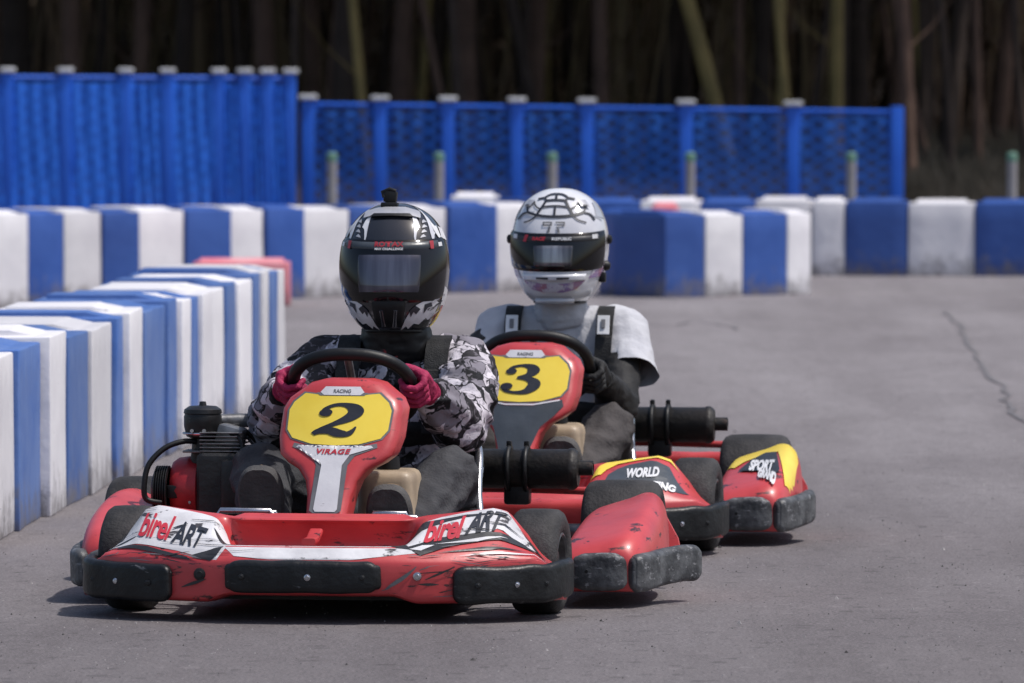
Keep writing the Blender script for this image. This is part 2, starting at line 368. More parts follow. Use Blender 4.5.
def text_bm(s, size=1, bold=.0, shear=0, spacing=1, maxe=.02, center=True, sx=1):
    cu = bpy.data.curves.new('lettering', 'FONT'); cu.body = s; cu.size = size; cu.offset = bold; cu.shear = shear
    cu.space_character = spacing; cu.resolution_u = 3
    ob = bpy.data.objects.new('lettering', cu); COL.objects.link(ob)
    bpy.context.view_layer.update()
    dg = bpy.context.evaluated_depsgraph_get()
    me = bpy.data.meshes.new_from_object(ob.evaluated_get(dg))
    bpy.data.objects.remove(ob); bpy.data.curves.remove(cu)
    bm = bmesh.new(); bm.from_mesh(me); bpy.data.meshes.remove(me)
    if center and bm.verts:
        xs = [v.co.x for v in bm.verts]; ys = [v.co.y for v in bm.verts]
        cx, cy = (min(xs) + max(xs)) / 2, (min(ys) + max(ys)) / 2
        for v in bm.verts: v.co.x = (v.co.x - cx) * sx; v.co.y -= cy
    bmesh.ops.triangulate(bm, faces=bm.faces[:]); subdiv(bm, maxe)
    return bm
def stroke(pts, n=7):
    """polygon from (x, y, width) path"""
    P = cat(pts, n); L, Rr = [], []
    for i, p in enumerate(P):
        a, b = P[max(i - 1, 0)], P[min(i + 1, len(P) - 1)]
        tx, ty = b[0] - a[0], b[1] - a[1]; l = math.hypot(tx, ty) or 1
        nx, ny = -ty / l, tx / l
        L.append((p[0] + nx * p[2] / 2, p[1] + ny * p[2] / 2)); Rr.append((p[0] - nx * p[2] / 2, p[1] - ny * p[2] / 2))
    # as quads, so nothing self-overlaps badly
    return [[L[i], L[i + 1], Rr[i + 1], Rr[i]] for i in range(len(P) - 1)]
def disc(x, y, r, n=16): return [(x + r * math.cos(2 * math.pi * k / n), y + r * math.sin(2 * math.pi * k / n)) for k in range(n)]
def digit_polys(d):
    if d == 2:
        a = stroke([(-.27, .70, .10), (-.24, .82, .09), (-.10, .93, .10), (.08, .94, .13), (.24, .85, .24), (.29, .70, .27), (.18, .52, .22), (-.02, .36, .13), (-.22, .20, .10), (-.33, .06, .09)])
        b = stroke([(-.34, .04, .10), (-.24, .13, .17), (-.06, .15, .21), (.10, .07, .22), (.25, .06, .16), (.33, .17, .08), (.36, .28, .03)])
        return [a, b, [disc(-.22, .70, .115)]]
    a = stroke([(-.26, .78, .09), (-.20, .90, .09), (-.03, .96, .10), (.14, .91, .20), (.20, .77, .24), (.12, .62, .16), (-.06, .55, .08)])
    b = stroke([(-.08, .54, .08), (.12, .51, .15), (.26, .40, .22), (.27, .24, .25), (.16, .07, .18), (-.04, .03, .10), (-.22, .08, .09), (-.30, .2, .09)])
    return [a, b, [disc(-.22, .76, .105)], [disc(-.24, .24, .12)]]

# ------------------------------------------------------------------ soft bodies: hulls of spheres fused by a voxel remesh
def fused(blobs, voxel, smooth=4, fn=None):
    bm = bmesh.new()
    for blob in blobs:
        t = bmesh.new()
        for c, r in blob:
            r3 = r if isinstance(r, (tuple, list)) else (r, r, r)
            s = bmesh.new(); bmesh.ops.create_icosphere(s, subdivisions=2, radius=1)
            for v in s.verts: t.verts.new((c[0] + v.co.x * r3[0], c[1] + v.co.y * r3[1], c[2] + v.co.z * r3[2]))
            s.free()
        res = bmesh.ops.convex_hull(t, input=t.verts[:])
        junk = {g for g in res['geom_interior'] if isinstance(g, bmesh.types.BMVert)} | {g for g in res['geom_unused'] if isinstance(g, bmesh.types.BMVert)}
        if junk: bmesh.ops.delete(t, geom=list(junk), context='VERTS')
        tm = bpy.data.meshes.new('t'); t.to_mesh(tm); t.free(); bm.from_mesh(tm); bpy.data.meshes.remove(tm)
    me = bpy.data.meshes.new('f'); bm.to_mesh(me); bm.free()
    ob = bpy.data.objects.new('f', me); COL.objects.link(ob)
    md = ob.modifiers.new('r', 'REMESH'); md.mode = 'VOXEL'; md.voxel_size = voxel
    bpy.context.view_layer.update()
    out = bpy.data.meshes.new_from_object(ob.evaluated_get(bpy.context.evaluated_depsgraph_get()))
    bpy.data.objects.remove(ob); bpy.data.meshes.remove(me)
    bm = bmesh.new(); bm.from_mesh(out); bpy.data.meshes.remove(out)
    for _ in range(smooth): bmesh.ops.smooth_vert(bm, verts=bm.verts[:], factor=.5, use_axis_x=True, use_axis_y=True, use_axis_z=True)
    if fn:
        bm.normal_update()
        for v in bm.verts: v.co += v.normal * fn(v.co)
    me = bpy.data.meshes.new('soft'); bm.to_mesh(me); bm.free(); return me
def soft(name, blobs, voxel, mat, parent, smooth=4, fn=None):
    me = fused(blobs, voxel, smooth, fn); me.name = name
    return link(name, me, mat, parent, True)
def wrinkle(amp, freq, stretch=(1, 1, 1), seed=0.0):
    def f(co):
        p = Vector((co.x * stretch[0] + seed, co.y * stretch[1], co.z * stretch[2])) * freq
        a = noise.noise(p); b = noise.noise(p * 2.1)
        return amp * (1 - abs(a) * 2.2) + amp * .45 * b
    return f

# ------------------------------------------------------------------ the kart
NOSE_TOP = [(0, .248), (.20, .249), (.30, .258), (.42, .272), (.455, .262), (.50, .205), (.54, .155), (.575, .128), (.60, .118)]
def nose_front(u): return -.42 + .21 * (abs(u) / .6) ** 2.6
def nose_profile(u):
    a = abs(u); zt = interp(NOSE_TOP, a)[0]; yf = nose_front(u)
    w = max(0, min(1, (.265 - a) / .07)); w = w * w * (3 - 2 * w)
    sq = max(0, min(1, (zt - .125) / .125))
    dep = .25 - .07 * (a / .6) ** 2
    out = []
    hollow = [(.10, .062), (.012, .070), (0, .09), (.0, .140), (.008, .160), (.035, .182), (.06, .186), (.10, .172), (.205, .160), (.222, .190), (.212, .228), (.200, .242), (.222, .250), (.247, .246), (.25, .12), (.24, .075)]
    lz = lambda t: .162 + (zt - .162) * t
    lobe = [(.10, .045), (.012, .052), (0, .08), (.0, .140), (.008, .158), (.030, lz(.16)), (.06, lz(.33)), (.10, lz(.55)), (.155, lz(.80)), (.185, lz(.92)), (.205, lz(.975)), (.225, zt), (.243, zt - .006), (.252, zt - .04 * sq), (.25, .11), (.24, .075)]
    for (d0, z0), (d1, z1) in zip(hollow, lobe):
        d = d0 * w + d1 * (1 - w); z = z0 * w + z1 * (1 - w)
        out.append((yf + d * dep / .25, min(z, max(zt, .10))))
    return out
def nose_point(u, t, off=0):
    """t in 0..1 runs from the front lip (0) to the top ridge (1)"""
    pr = nose_profile(u); i = 4 + t * 7; k = min(int(i), 10); f = i - k
    y = pr[k][0] * (1 - f) + pr[k + 1][0] * f; z = pr[k][1] * (1 - f) + pr[k + 1][1] * f
    ty, tz = pr[k + 1][0] - pr[k][0], pr[k + 1][1] - pr[k][1]; l = math.hypot(ty, tz) or 1
    return Vector((u, y - tz / l * off, z + ty / l * off))
def nose_mesh(parent):
    us = [-.60 + 1.2 * i / 96 for i in range(97)]; rows = []
    for u in us:
        pr = cat(nose_profile(u), 3); rows.append([(u, y, z) for y, z in pr])
    m = len(rows[0]); vs = [p for r in rows for p in r]; fs = []
    for i in range(len(us) - 1):
        for k in range(m):
            fs.append((i * m + k, i * m + (k + 1) % m, (i + 1) * m + (k + 1) % m, (i + 1) * m + k))
    fs.append(tuple(range(m))); fs.append(tuple((len(us) - 1) * m + k for k in range(m))[::-1])
    me = bpy.data.meshes.new('nose_fairing'); me.from_pydata(vs, [], fs)
    bm = bmesh.new(); bm.from_mesh(me); bpy.data.meshes.remove(me)
    return from_bm('nose_fairing', bm, M['red'], parent, True, 50)
def pad_sweep(name, path, h, th, mat, parent, seed=0, sm=6):
    pts = cat(path, sm); n = len(pts)
    sc = [1] * n
    sec = rrect(th, h, min(th, h) * .42, 5)
    fr = frames(pts); vs, fs = [], []; m = len(sec)
    al = [0.0]
    for i in range(1, n): al.append(al[-1] + (fr[i][0] - fr[i - 1][0]).length)
    rad = min(.030, h * .36)
    for i, (p, t, nn, bb) in enumerate(fr):
        d = min(al[i], al[-1] - al[i]); q = min(1, d / rad); rise = math.sqrt(max(0, 1 - (1 - q) ** 2))
        eh = (h - 2 * rad * .8 * (1 - rise)) / h; et = .45 + .55 * rise
        for a, b in sec:
            j = noise.noise(Vector((p.x * 14 + seed, p.y * 14, b * 20))) * .0035
            vs.append(p + bb * (a * et + j) + Vector((0, 0, 1)) * (b * eh + j))
    for i in range(n - 1):
        for k in range(m): fs.append((i * m + k, i * m + (k + 1) % m, (i + 1) * m + (k + 1) % m, (i + 1) * m + k))
    fs.append(tuple(range(m))); fs.append(tuple((n - 1) * m + k for k in range(m))[::-1])
    me = bpy.data.meshes.new(name); me.from_pydata([tuple(v) for v in vs], [], fs)
    bm = bmesh.new(); bm.from_mesh(me); bpy.data.meshes.remove(me)
    return from_bm(name, bm, mat, parent, True, 50)
def bolt(p, parent, mat, r=.008, d=Vector((0, -1, 0))):
    o = lathe('bolt', [(0, 0.0001), (0, r * .55), (.002, r * .6), (.0035, r), (.009, r * 1.15), (.014, r * 1.2)], mat, parent, 'Y', p, 14)
    return o

PANEL = [(.054, .585), (.088, .576), (.138, .538), (.152, .512), (.152, .440), (.142, .398), (.118, .378), (.088, .362), (.066, .335), (.056, .30), (.050, .24), (.047, .14)]
PDX = [0]
def panel_warp(x, y, z): return Vector((PDX[0] + x * 1.02 - .008 - (.47 - z) * .060, y + .16 - (.585 - z) * .62 + .9 * x * x - .12 * x, z - .010))
def panel_face(off): return lambda x, z: panel_warp(x, -off, z)

WHEEL_C = {2: (-.012, .385, .538), 3: (.022, .385, .498)}
def make_wheel(name, c, r, w, parent, side, rimr):
    hw = w / 2
    prof = [(-hw * .84, rimr), (-hw * .96, rimr + .012), (-hw, (r + rimr) / 2), (-hw * .97, r - .022), (-hw * .88, r - .009), (-hw * .72, r - .002), (-hw * .3, r), (hw * .3, r), (hw * .72, r - .002), (hw * .88, r - .009), (hw * .97, r - .022), (hw, (r + rimr) / 2), (hw * .96, rimr + .012), (hw * .84, rimr), (0, rimr - .004)]
    prof = prof[:]
    t = lathe('tyre', prof, M['tyre'], parent, 'X', (0, 0, 0), 56, 40, True)
    t.location = c
    s = side
    rp = [(s * hw * .90, rimr + .004), (s * hw * .93, rimr - .002), (s * hw * .86, rimr - .008), (s * hw * .45, rimr - .016), (s * hw * .40, rimr * .55), (s * hw * .42, .030), (s * hw * .72, .026), (s * hw * .74, .012), (s * hw * .74, .0001)]
    lathe('rim', rp, M['rim'], t, 'X', (0, 0, 0), 32, 30)
    return t

def make_kart(num, loc, rz, label, style):
    k = empty('racing_kart', loc, rz); tag(k, label, 'go-kart', 'red racing karts on the track')
    # --- nose
    nose = nose_mesh(k)
    ctr = [(u, nose_front(u) - .006, .116) for u in (-.20, -.195, -.185, -.08, 0, .08, .155, .165, .17)]
    p = pad_sweep('bumper_pad', ctr, .080, .036, M['pad'], nose, 1)
    for bx, mm, rr in ((-.165, M['black'], .007), (.0, M['steel'], .008), (.135, M['black'], .007)): bolt((bx, nose_front(bx) - .031, .116), p, mm, rr)
    for s in (-1, 1):
        path = [(s * u, nose_front(u) - .006, .094) for u in (.350, .356, .366, .385, .42, .48, .53, .56)] + [(s * .582, -.215, .098), (s * .596, -.15, .098), (s * .598, -.10, .10), (s * .597, -.085, .10)]
        if s < 0: path = path[::-1]
        q = pad_sweep('bumper_pad', path, .094, .034, M['pad'], nose, 3 * s)
        for bx in (.41, .50, .565): bolt((s * bx, nose_front(bx) - .031, .094), q, M['steel'] if bx == .50 else M['black'], .007)
    bolt((.265, nose_front(.265) - .010, .118), nose, M['steel'], .010)
    bolt((-.275, nose_front(.275) - .010, .118), nose, M['black'], .014)
    # centre web of the hollow
    sweep('web', [(-.015, -.33, .196), (-.015, -.27, .196), (-.012, -.225, .215)], rrect(.034, .016, .006), M['red'], nose, sharp=50)
    NP = lambda off: (lambda u, t: nose_point(u, t, off))
    if style == 2:
        st = [(-.545, .24), (-.535, .36), (-.505, .58), (-.455, .90), (-.40, .93), (-.30, .80), (-.245, .62), (-.19, .34), (-.10, .30), (.0, .31), (.13, .30), (.19, .36), (.235, .55), (.30, .72), (.36, .84), (.44, .93), (.475, .80), (.50, .62), (.545, .42), (.50, .40), (.44, .46), (.40, .30), (.33, .34), (.27, .12), (.21, .05), (.10, -.02), (-.10, -.02), (-.19, .02), (-.215, .14), (-.235, -.05), (-.29, .03), (-.34, .10), (-.44, .18)]
        decal('sticker', [st], NP(.0016), M['torn_vinyl'], nose, .015)
        for poly in ([(-.26, .50), (-.225, .40), (-.19, .50), (-.19, .30), (-.225, .28)], [(-.30, .03), (-.22, .20), (-.235, .02), (-.25, -.06)], [(-.545, .22), (-.42, .14), (-.31, .0), (-.30, -.06), (-.40, .05), (-.50, .14)],
                     [(-.54, .30), (-.50, .33), (-.45, .33), (-.50, .28)], [(-.535, .50), (-.515, .70), (-.49, .62), (-.50, .40)],
                     [(.19, .50), (.27, .62), (.36, .70), (.47, .66), (.36, .64), (.28, .52), (.23, .42)], [(.23, .22), (.30, .36), (.40, .40), (.50, .42), (.55, .34), (.44, .30), (.34, .22), (.27, .06)], [(.49, .72), (.53, .52), (.57, .20), (.535, .40)],
                     [(.19, .30), (.225, .30), (.25, .16), (.21, .18)], [(.30, .10), (.42, .18), (.53, .20), (.43, .13)]):
            decal('torn_edge', [poly], NP(.003), M['dark_vinyl'], nose, .015)
        rs = random.Random(4)
        for _ in range(70):
            u0 = rs.choice([rs.uniform(-.56, -.20), rs.uniform(.2, .56), rs.uniform(-.56, .56)]); t0 = rs.choice([rs.uniform(-.35, .1), rs.uniform(0, .9)])
            if abs(u0) < .26 and t0 > .22: continue
            l, a = rs.uniform(.02, .09), rs.gauss(0, 1.1)
            decal('scuff_mark', stroke([(u0, t0, .004), (u0 + l * .5, t0 + l * .5 * a, rs.uniform(.004, .018)), (u0 + l, t0 + l * a, .003)], 3), NP(.0052), M['dark_vinyl'] if rs.random() < .6 else M['grey_vinyl'], nose, .02)
        for poly in ([(.30, .26), (.40, .32), (.47, .36), (.40, .27)], [(.24, .16), (.27, .24), (.30, .24), (.27, .14)], [(.36, .04), (.46, .10), (.56, .08), (.56, .05), (.46, .06)]):
            decal('torn_sticker_scrap', [poly], NP(.0042), M['torn_vinyl'], nose, .015)
        def tmap(u0, t0, du, dt, skew): return lambda x, y: nose_point(u0 + x * du, t0 + y * dt + x * skew, .0048)
        # red first half, black second half of the lettering
        decal('lettering', text_bm('birel', .043, .0010, .28, .93, .012, True, 1.0), tmap(-.408, .44, 1.18, 10.5, -.9), M['ink_red'], nose)
        decal('lettering', text_bm('ART', .042, .0010, .35, .90, .012, True, 1.05), tmap(-.316, .345, .98, 10.5, -.9), M['ink'], nose)
        decal('lettering', text_bm('birel', .043, .0014, .15, .93, .012, True, 1.05), tmap(.316, .47, 1.15, 10, .7), M['ink_red'], nose)
        decal('lettering', text_bm('ART', .042, .0014, .35, .90, .012, True, 1.1), tmap(.412, .56, .95, 10, .7), M['ink'], nose)
    else:
        for s in (-1, 1):
            dk = [(s * a, b) for a, b in ((.27, .22), (.29, .50), (.34, .66), (.40, .72), (.45, .60), (.49, .40), (.515, .24), (.50, .20), (.40, .20))]
            yl = [(s * a, b) for a, b in ((.24, .50), (.28, .86), (.34, .96), (.43, .97), (.46, .86), (.48, .72), (.45, .76), (.41, .83), (.36, .79), (.31, .70), (.27, .50))]
            decal('sticker', [dk if s > 0 else dk[::-1]], NP(.0016), M['slate_vinyl'], nose, .015)
            decal('sticker', [yl if s > 0 else yl[::-1]], NP(.0030), M['yellow'], nose, .015)
        decal('lettering', text_bm('KARTING', .027, .0014, .1, 1, .012), lambda x, y: nose_point(.420 + x, .26 + y * 7.5 - x * .15, .0042), M['ink_white'], nose)
        decal('lettering', text_bm('WORLD', .024, .0012, .1, 1, .012), lambda x, y: nose_point(.385 + x, .48 + y * 7.0 - x * .15, .0042), M['ink_white'], nose)
    # --- number panel
    PDX[0] = 0 if style == 2 else .018
    out = PANEL + [(-x, z) for x, z in PANEL[::-1]]
    bm = bmesh.new(); f = bm.faces.new([bm.verts.new((x, 0, z)) for x, z in out])
    ex = bmesh.ops.extrude_face_region(bm, geom=[f]); vv = [g for g in ex['geom'] if isinstance(g, bmesh.types.BMVert)]
    for v in vv: v.co.y += .105; v.co.x += .012
    bmesh.ops.recalc_face_normals(bm, faces=bm.faces[:])
    fe = [e for e in bm.edges if all(v.co.y < .001 for v in e.verts)] + [e for e in bm.edges if all(v.co.y > .10 for v in e.verts)]
    bmesh.ops.bevel(bm, geom=fe, offset=.024, segments=5, profile=.5, affect='EDGES', clamp_overlap=True)
    bmesh.ops.triangulate(bm, faces=bm.faces[:]); subdiv(bm, .03)
    for v in bm.verts: v.co = panel_warp(*v.co)
    pan = from_bm('number_panel', bm, M['red'], k, True, 42)
    plate = [(.052, .546), (.094, .550), (.120, .528), (.130, .508), (.128, .460), (.112, .440), (.060, .426), (0, .423)]
    plate = plate + [(-x, z) for x, z in plate[::-1][1:]]
    rim_ = [(x * 1.04, .49 + (z - .49) * 1.06) for x, z in plate]
    decal('plate_edge', [rim_], panel_face(.0015), M['grey_vinyl'], pan, .02)
    decal('number_plate', [plate], panel_face(.003), M['yellow'], pan, .02)
    strip = [(.044, .567), (.056, .553), (.046, .546), (-.046, .546), (-.056, .553), (-.044, .567)]
    decal('top_strip', [strip], panel_face(.0045), M['white_vinyl'], pan, .02)
    decal('strip_edge', [[(.056, .5445), (.066, .552), (-.066, .552), (-.056, .5445)]], panel_face(.0038), M['grey_vinyl'], pan, .02)
    decal('lettering', text_bm('RACING', .012, .0003, 0, 1, .01), lambda x, z: panel_warp(x, -.0056, .556 + z), M['grey_vinyl'], pan)
    if style == 2:
        g = [(.105, .428), (.03, .415), (-.03, .415), (-.105, .428), (-.108, .418), (-.055, .398), (-.040, .375), (-.040, .264), (-.03, .258), (.03, .258), (.040, .264), (.040, .375), (.055, .398), (.108, .418)]
        w = [(.092, .423), (.03, .411), (-.03, .411), (-.092, .423), (-.098, .418), (-.042, .401), (-.026, .375), (-.030, .268), (-.025, .262), (.025, .262), (.030, .268), (.026, .375), (.042, .401), (.098, .418)]
        decal('stem_edge', [g], panel_face(.0016), M['grey_vinyl'], pan, .02)
        decal('stem_stripe', [w], panel_face(.0034), M['white_vinyl'], pan, .02)
        decal('lettering', text_bm('VIRAGE', .017, .0006, .2, 1.1, .01, True, 1.4), lambda x, z: panel_warp(x, -.0052, .408 + z + .5 * x * x), M['ink_red'], pan)
    else:
        g = [(.118, .430), (.04, .414), (-.04, .414), (-.118, .430), (-.124, .412), (-.10, .385), (-.066, .355), (-.046, .30), (-.036, .24), (.036, .24), (.046, .30), (.066, .355), (.10, .385), (.124, .412)]
        decal('stem_stripe', [g], panel_face(.0018), M['slate_vinyl'], pan, .02)
        decal('stripe_edge', [[(.112, .431), (.04, .4185), (-.04, .4185), (-.112, .431), (-.112, .427), (-.04, .4145), (.04, .4145), (.112, .427)]], panel_face(.0034), M['white_vinyl'], pan, .02)
    SX, SZ = (.148, .080); NZ = .447; NXO = -.004
    for i, polys in enumerate(digit_polys(num)):
        if i == 0:
            bmn = bmesh.new()
        for poly in polys:
            pts = [((x * SX + NXO) + (y - .5) * .012, NZ + y * SZ) for x, y in poly]
            bmn.faces.new([bmn.verts.new((a, b, .0001 * i)) for a, b in pts])
    bmesh.ops.remove_doubles(bmn, verts=bmn.verts[:], dist=1e-6)
    bmesh.ops.triangulate(bmn, faces=bmn.faces[:])
    for v in bmn.verts: v.co = panel_warp(v.co.x, -.0046 - v.co.z * 6, v.co.y)
    me = bpy.data.meshes.new('number'); bmn.to_mesh(me); bmn.free(); link('number', me, M['ink'], pan, False)
    # --- wheels
    for s in (-1, 1):
        w = make_wheel('front', (s * .515, 0, .131), .131, .128, k, s, .068); w.rotation_euler = (0, 0, R(-4 if style == 2 else -3))
        make_wheel('rear', (s * (.605 if s > 0 else .67), 1.05, .137), .137, .205, k, s, .070)
        tube('axle_stub', [(s * .30, .03, .12), (s * .47, 0, .131)], .016, M['grey_metal'], k)
    tube('rear_axle', [(-.60, 1.05, .137), (.55, 1.05, .137)], .02, M['grey_metal'], k)
    tube('tie_rod', [(-.45, .1, .13), (0, .14, .12), (.45, .1, .13)], .008, M['steel'], k)
    # --- side pods
    pw = style == 2 and .855 or .80
    for s, wid in ((1, 1.0), (-1, .925)):
        stations = [(.185, .560, .71, .050, .125), (.195, .548, .735, .042, .150), (.24, .545, .752, .038, .178), (.36, .546, .770, .038, .208), (.50, .550, .776, .042, .236), (.62, .555, .772, .045, .254), (.72, .56, .762, .05, .258), (.78, .565, .75, .06, .250), (.81, .575, .735, .08, .22)]
        stations = cat(stations, 5); rows = []
        for (y, xi, xo, zb, zt) in stations:
            row = []
            hh_ = zt - zb; sec = [(xi, zb), (xi - .004, zb + hh_ * .4), (xi + .002, zb + hh_ * .70), (xi + .016, zb + hh_ * .80), (xi + .04, zb + hh_ * .85), (xi + (xo - xi) * .5, zb + hh_ * .94), (xo - .06, zb + hh_ * 1.01), (xo - .032, zb + hh_ * .98), (xo - .010, zb + hh_ * .82), (xo, zb + hh_ * .45), (xo - .006, zb)]
            for x, z in cat(sec, 3): row.append((s * x * wid, y, z))
            rows.append(row)
        m = len(rows[0]); vs = [p for r in rows for p in r]; fs = []
        for i in range(len(rows) - 1):
            for j in range(m): fs.append((i * m + j, i * m + (j + 1) % m, (i + 1) * m + (j + 1) % m, (i + 1) * m + j))
        fs.append(tuple(range(m))); fs.append(tuple((len(rows) - 1) * m + j for j in range(m))[::-1])
        me = bpy.data.meshes.new('side_pod'); me.from_pydata(vs, [], fs)
        bm = bmesh.new(); bm.from_mesh(me); bpy.data.meshes.remove(me)
        pod = from_bm('side_pod', bm, M['red'], k, True, 55)
        pa = [(s * x * wid, y, .092) for x, y in ((.585, .178), (.59, .173), (.60, .170), (.66, .168), (.695, .170), (.703, .173), (.708, .178))]
        pb = [(s * x * wid, y, z) for x, y, z in ((.722, .180, .088), (.728, .185, .088), (.738, .198, .088), (.762, .255, .090), (.785 if s > 0 else .768, .33, .095), ((.825 if style == 2 else .80) if s > 0 else .770, .40, .099), (pw if s > 0 else .771, .45, .099), (pw + .008 if s > 0 else .771, .46, .099), (pw + .012 if s > 0 else .771, .465, .099))]
        if s < 0: pa, pb = pa[::-1], pb[::-1]
        for path, hh, sd in ((pa, .096, 5), (pb, .094, 9)):
            q = pad_sweep('bumper_pad', path, hh, .04, M['padworn'], pod, sd + s)
        for bx in (.615, .665): bolt((s * bx * wid, .148, .095), pod, M['black'], .008)
        # rear corner fin and its bright bracket
        fin = [(s * .720, .88, .07), (s * .778, .87, .085), (s * .765, .90, .13), (s * .728, .93, .19)]
        bm = bmesh.new(); ff = bm.faces.new([bm.verts.new(p) for p in fin]); bmesh.ops.triangulate(bm, faces=[ff])
        r_ = bmesh.ops.extrude_face_region(bm, geom=bm.faces[:])
        for v in [g for g in r_['geom'] if isinstance(g, bmesh.types.BMVert)]: v.co.y += .02
        from_bm('corner_fin', bm, M['red'], pod, True, 30)
        tube('bracket', [(s * .712, .88, .08), (s * .712, .88, .19)], .006, M['steel'], pod)
        if s > 0:
            def pod_top(off):
                def f(x, y):
                    (xi, xo, zb, zt) = interp(stations, y); tt = (x - xi) / (xo - xi)
                    hh_ = zt - zb; prof = [(xi + .002, zb + hh_ * .70), (xi + .016, zb + hh_ * .80), (xi + .04, zb + hh_ * .85), (xi + (xo - xi) * .5, zb + hh_ * .94), (xo - .06, zb + hh_ * 1.01), (xo - .032, zb + hh_ * .98), (xo - .010, zb + hh_ * .82), (xo, zb + hh_ * .45)]
                    pr = cat(prof, 6); z = interp(sorted(pr), x)[0]
                    # surface rises to the back, so push up and slightly forward
                    return Vector((x, y - off * .8, z + off))
                return f
            if style == 3:
                decal('sticker', [[(.56, .52), (.56, .78), (.72, .78), (.73, .62), (.70, .56), (.66, .58), (.61, .54), (.585, .48)]], pod_top(.003), M['yellow'], pod, .015)
                decal('sticker', [[(.745, .27), (.705, .56), (.715, .74), (.745, .72), (.764, .55), (.766, .32)]], pod_top(.003), M['yellow'], pod, .012)
                decal('sticker', [[(.60, .42), (.63, .54), (.665, .60), (.70, .56), (.725, .34), (.70, .24), (.675, .36)]], pod_top(.0045), M['dark_vinyl'], pod, .015)
                decal('lettering', text_bm('SPORT', .032, .0018, 0, 1, .01), lambda x, y: pod_top(.0065)(.668 + x * .75, .42 + y * 5.2 - x * .8), M['ink_white'], pod)
                decal('lettering', text_bm('GRAND', .026, .0020, 0, 1, .01), lambda x, y: pod_top(.0065)(.692 + x * .6, .295 + y * 4.0 - x * .8), M['ink_white'], pod)
    # --- floor, rails, bumpers
    bm = bmesh.new()
    fl = [(-.30, -.22), (.30, -.22), (.34, .1), (.33, .8), (.38, 1.15), (-.38, 1.15), (-.33, .8), (-.34, .1)]
    f = bm.faces.new([bm.verts.new((x, y, .045)) for x, y in fl]); r_ = bmesh.ops.extrude_face_region(bm, geom=[f])
    for v in [g for g in r_['geom'] if isinstance(g, bmesh.types.BMVert)]: v.co.z += .012
    from_bm('floor_pan', bm, M['black'], k)
    for s in (-1, 1):
        tube('side_rail', [(s * .33, -.30, .09), (s * .36, .1, .075), (s * .50, .25, .075), (s * .52, .8, .075), (s * .40, 1.0, .08), (s * .38, 1.25, .10)], .016, M['red'], k, 12, False, 6)
    rb = pad_sweep('rear_bumper', [(-.62, 1.20, .165), (-.60, 1.26, .165), (-.4, 1.30, .165), (0, 1.31, .165), (.4, 1.30, .165), (.60, 1.26, .165), (.62, 1.20, .165)], .085, .06, M['red'], k, 4)
    tube('rear_rail', [(-.58, 1.20, .232), (-.3, 1.22, .238), (.3, 1.22, .238), (.58, 1.20, .232)], .011, M['red'], k, 10)
    # --- steering wheel: its plane leans towards the nose
    C = Vector(WHEEL_C[style]); tilt = R(50)
    U = Vector((0, -math.sin(tilt), math.cos(tilt))); X = Vector((1, 0, 0))
    ring = []
    for i in range(64):
        a = 2 * math.pi * i / 64; ca, sa = math.cos(a), math.sin(a)
        x = .153 * math.copysign(abs(ca) ** .86, ca); u = .148 * math.copysign(abs(sa) ** .80, sa)
        ring.append(C + X * x + U * u)
    sw = tube('steering_wheel', ring, .0165, M['rubber'], k, 14, True)
    Nn = U.cross(X).normalized()
    for a in (90, 215, 325):
        d = X * math.cos(R(a)) + U * math.sin(R(a)); tube('spoke', [C - d * .0, C + d * .15], .011, M['grey_metal'], sw, 8)
    tube('steering_column', [C, Vector((-.005, .12, .22)), Vector((0, .02, .10))], .012, M['grey_metal'], k)
    # --- seat: bucket shell with a bright edge
    sx = .03; rows = []
    prof = cat([(.60, .10, .17, .05), (.72, .065, .19, .07), (.88, .06, .195, .12), (.98, .09, .20, .17), (1.05, .20, .205, .16), (1.09, .32, .20, .13), (1.12, .42, .17, .08)], 4)
    edges = [[], []]
    for (y, z, hw, lift) in prof:
        row = []
        for i in range(17):
            t = -1 + 2 * i / 16; x = hw * (math.sin(t * math.pi / 2) if abs(t) < 1 else t)
            row.append((sx + x, y - .10 * t ** 4 * (z > .15), z + lift * abs(t) ** 3.2))
        edges[0].append(row[0]); edges[1].append(row[-1]); rows.append(row)
    vs = [p for r in rows for p in r]; fs = []
    for i in range(len(rows) - 1):
        for j in range(16): fs.append((i * 17 + j, i * 17 + j + 1, (i + 1) * 17 + j + 1, (i + 1) * 17 + j))
    bm = bmesh.new(); bv = [bm.verts.new(p) for p in vs]
    for q in fs: bm.faces.new([bv[i] for i in q])
    bmesh.ops.solidify(bm, geom=bm.faces[:], thickness=.008)
    seat = from_bm('seat', bm, M['black'], k, True, 50)
    for e in edges: tube('seat_edge', e, .006, M['steel'], seat, 8)
    # bright stay that runs from the side rail up beside the seat
    for s in (-1, 1):
        st_ = tube('seat_stay', [(s * .25 + .02, .55, .085), (s * .262 + .02, .62, .16), (s * .246 + .02, .70, .26), (s * .238 + .02, .78, .345), (s * .225 + .02, .84, .375)], .0105, M['steel'], k, 10, False, 6)
        box('stay_clamp', (s * .258 + .02, .60, .185), (.058, .045, .07), M['rubber'], st_, .012, 2, ('Y', R(12 * s)))
    # --- tank, pedals, heel rests
    tb = box('fuel_tank', (.095, .30, .235), (.15, .22, .21), M['tank'], k, .028, 4, None, .9)
    lathe('filler_cap', [(0, .0001), (0, .028), (-.025, .03), (-.03, .03)], M['rubber'], tb, 'Z', (.09, .30, .372), 20)
    for s, cx in ((1, .135), (-1, -.195)):
        pd = tube('pedal', [(cx - .05, .06, .06), (cx - .05, .03, .22), (cx - .04, .02, .245), (cx + .04, .02, .245), (cx + .05, .03, .22), (cx + .05, .06, .06)], .0075, M['steel'], k, 10)
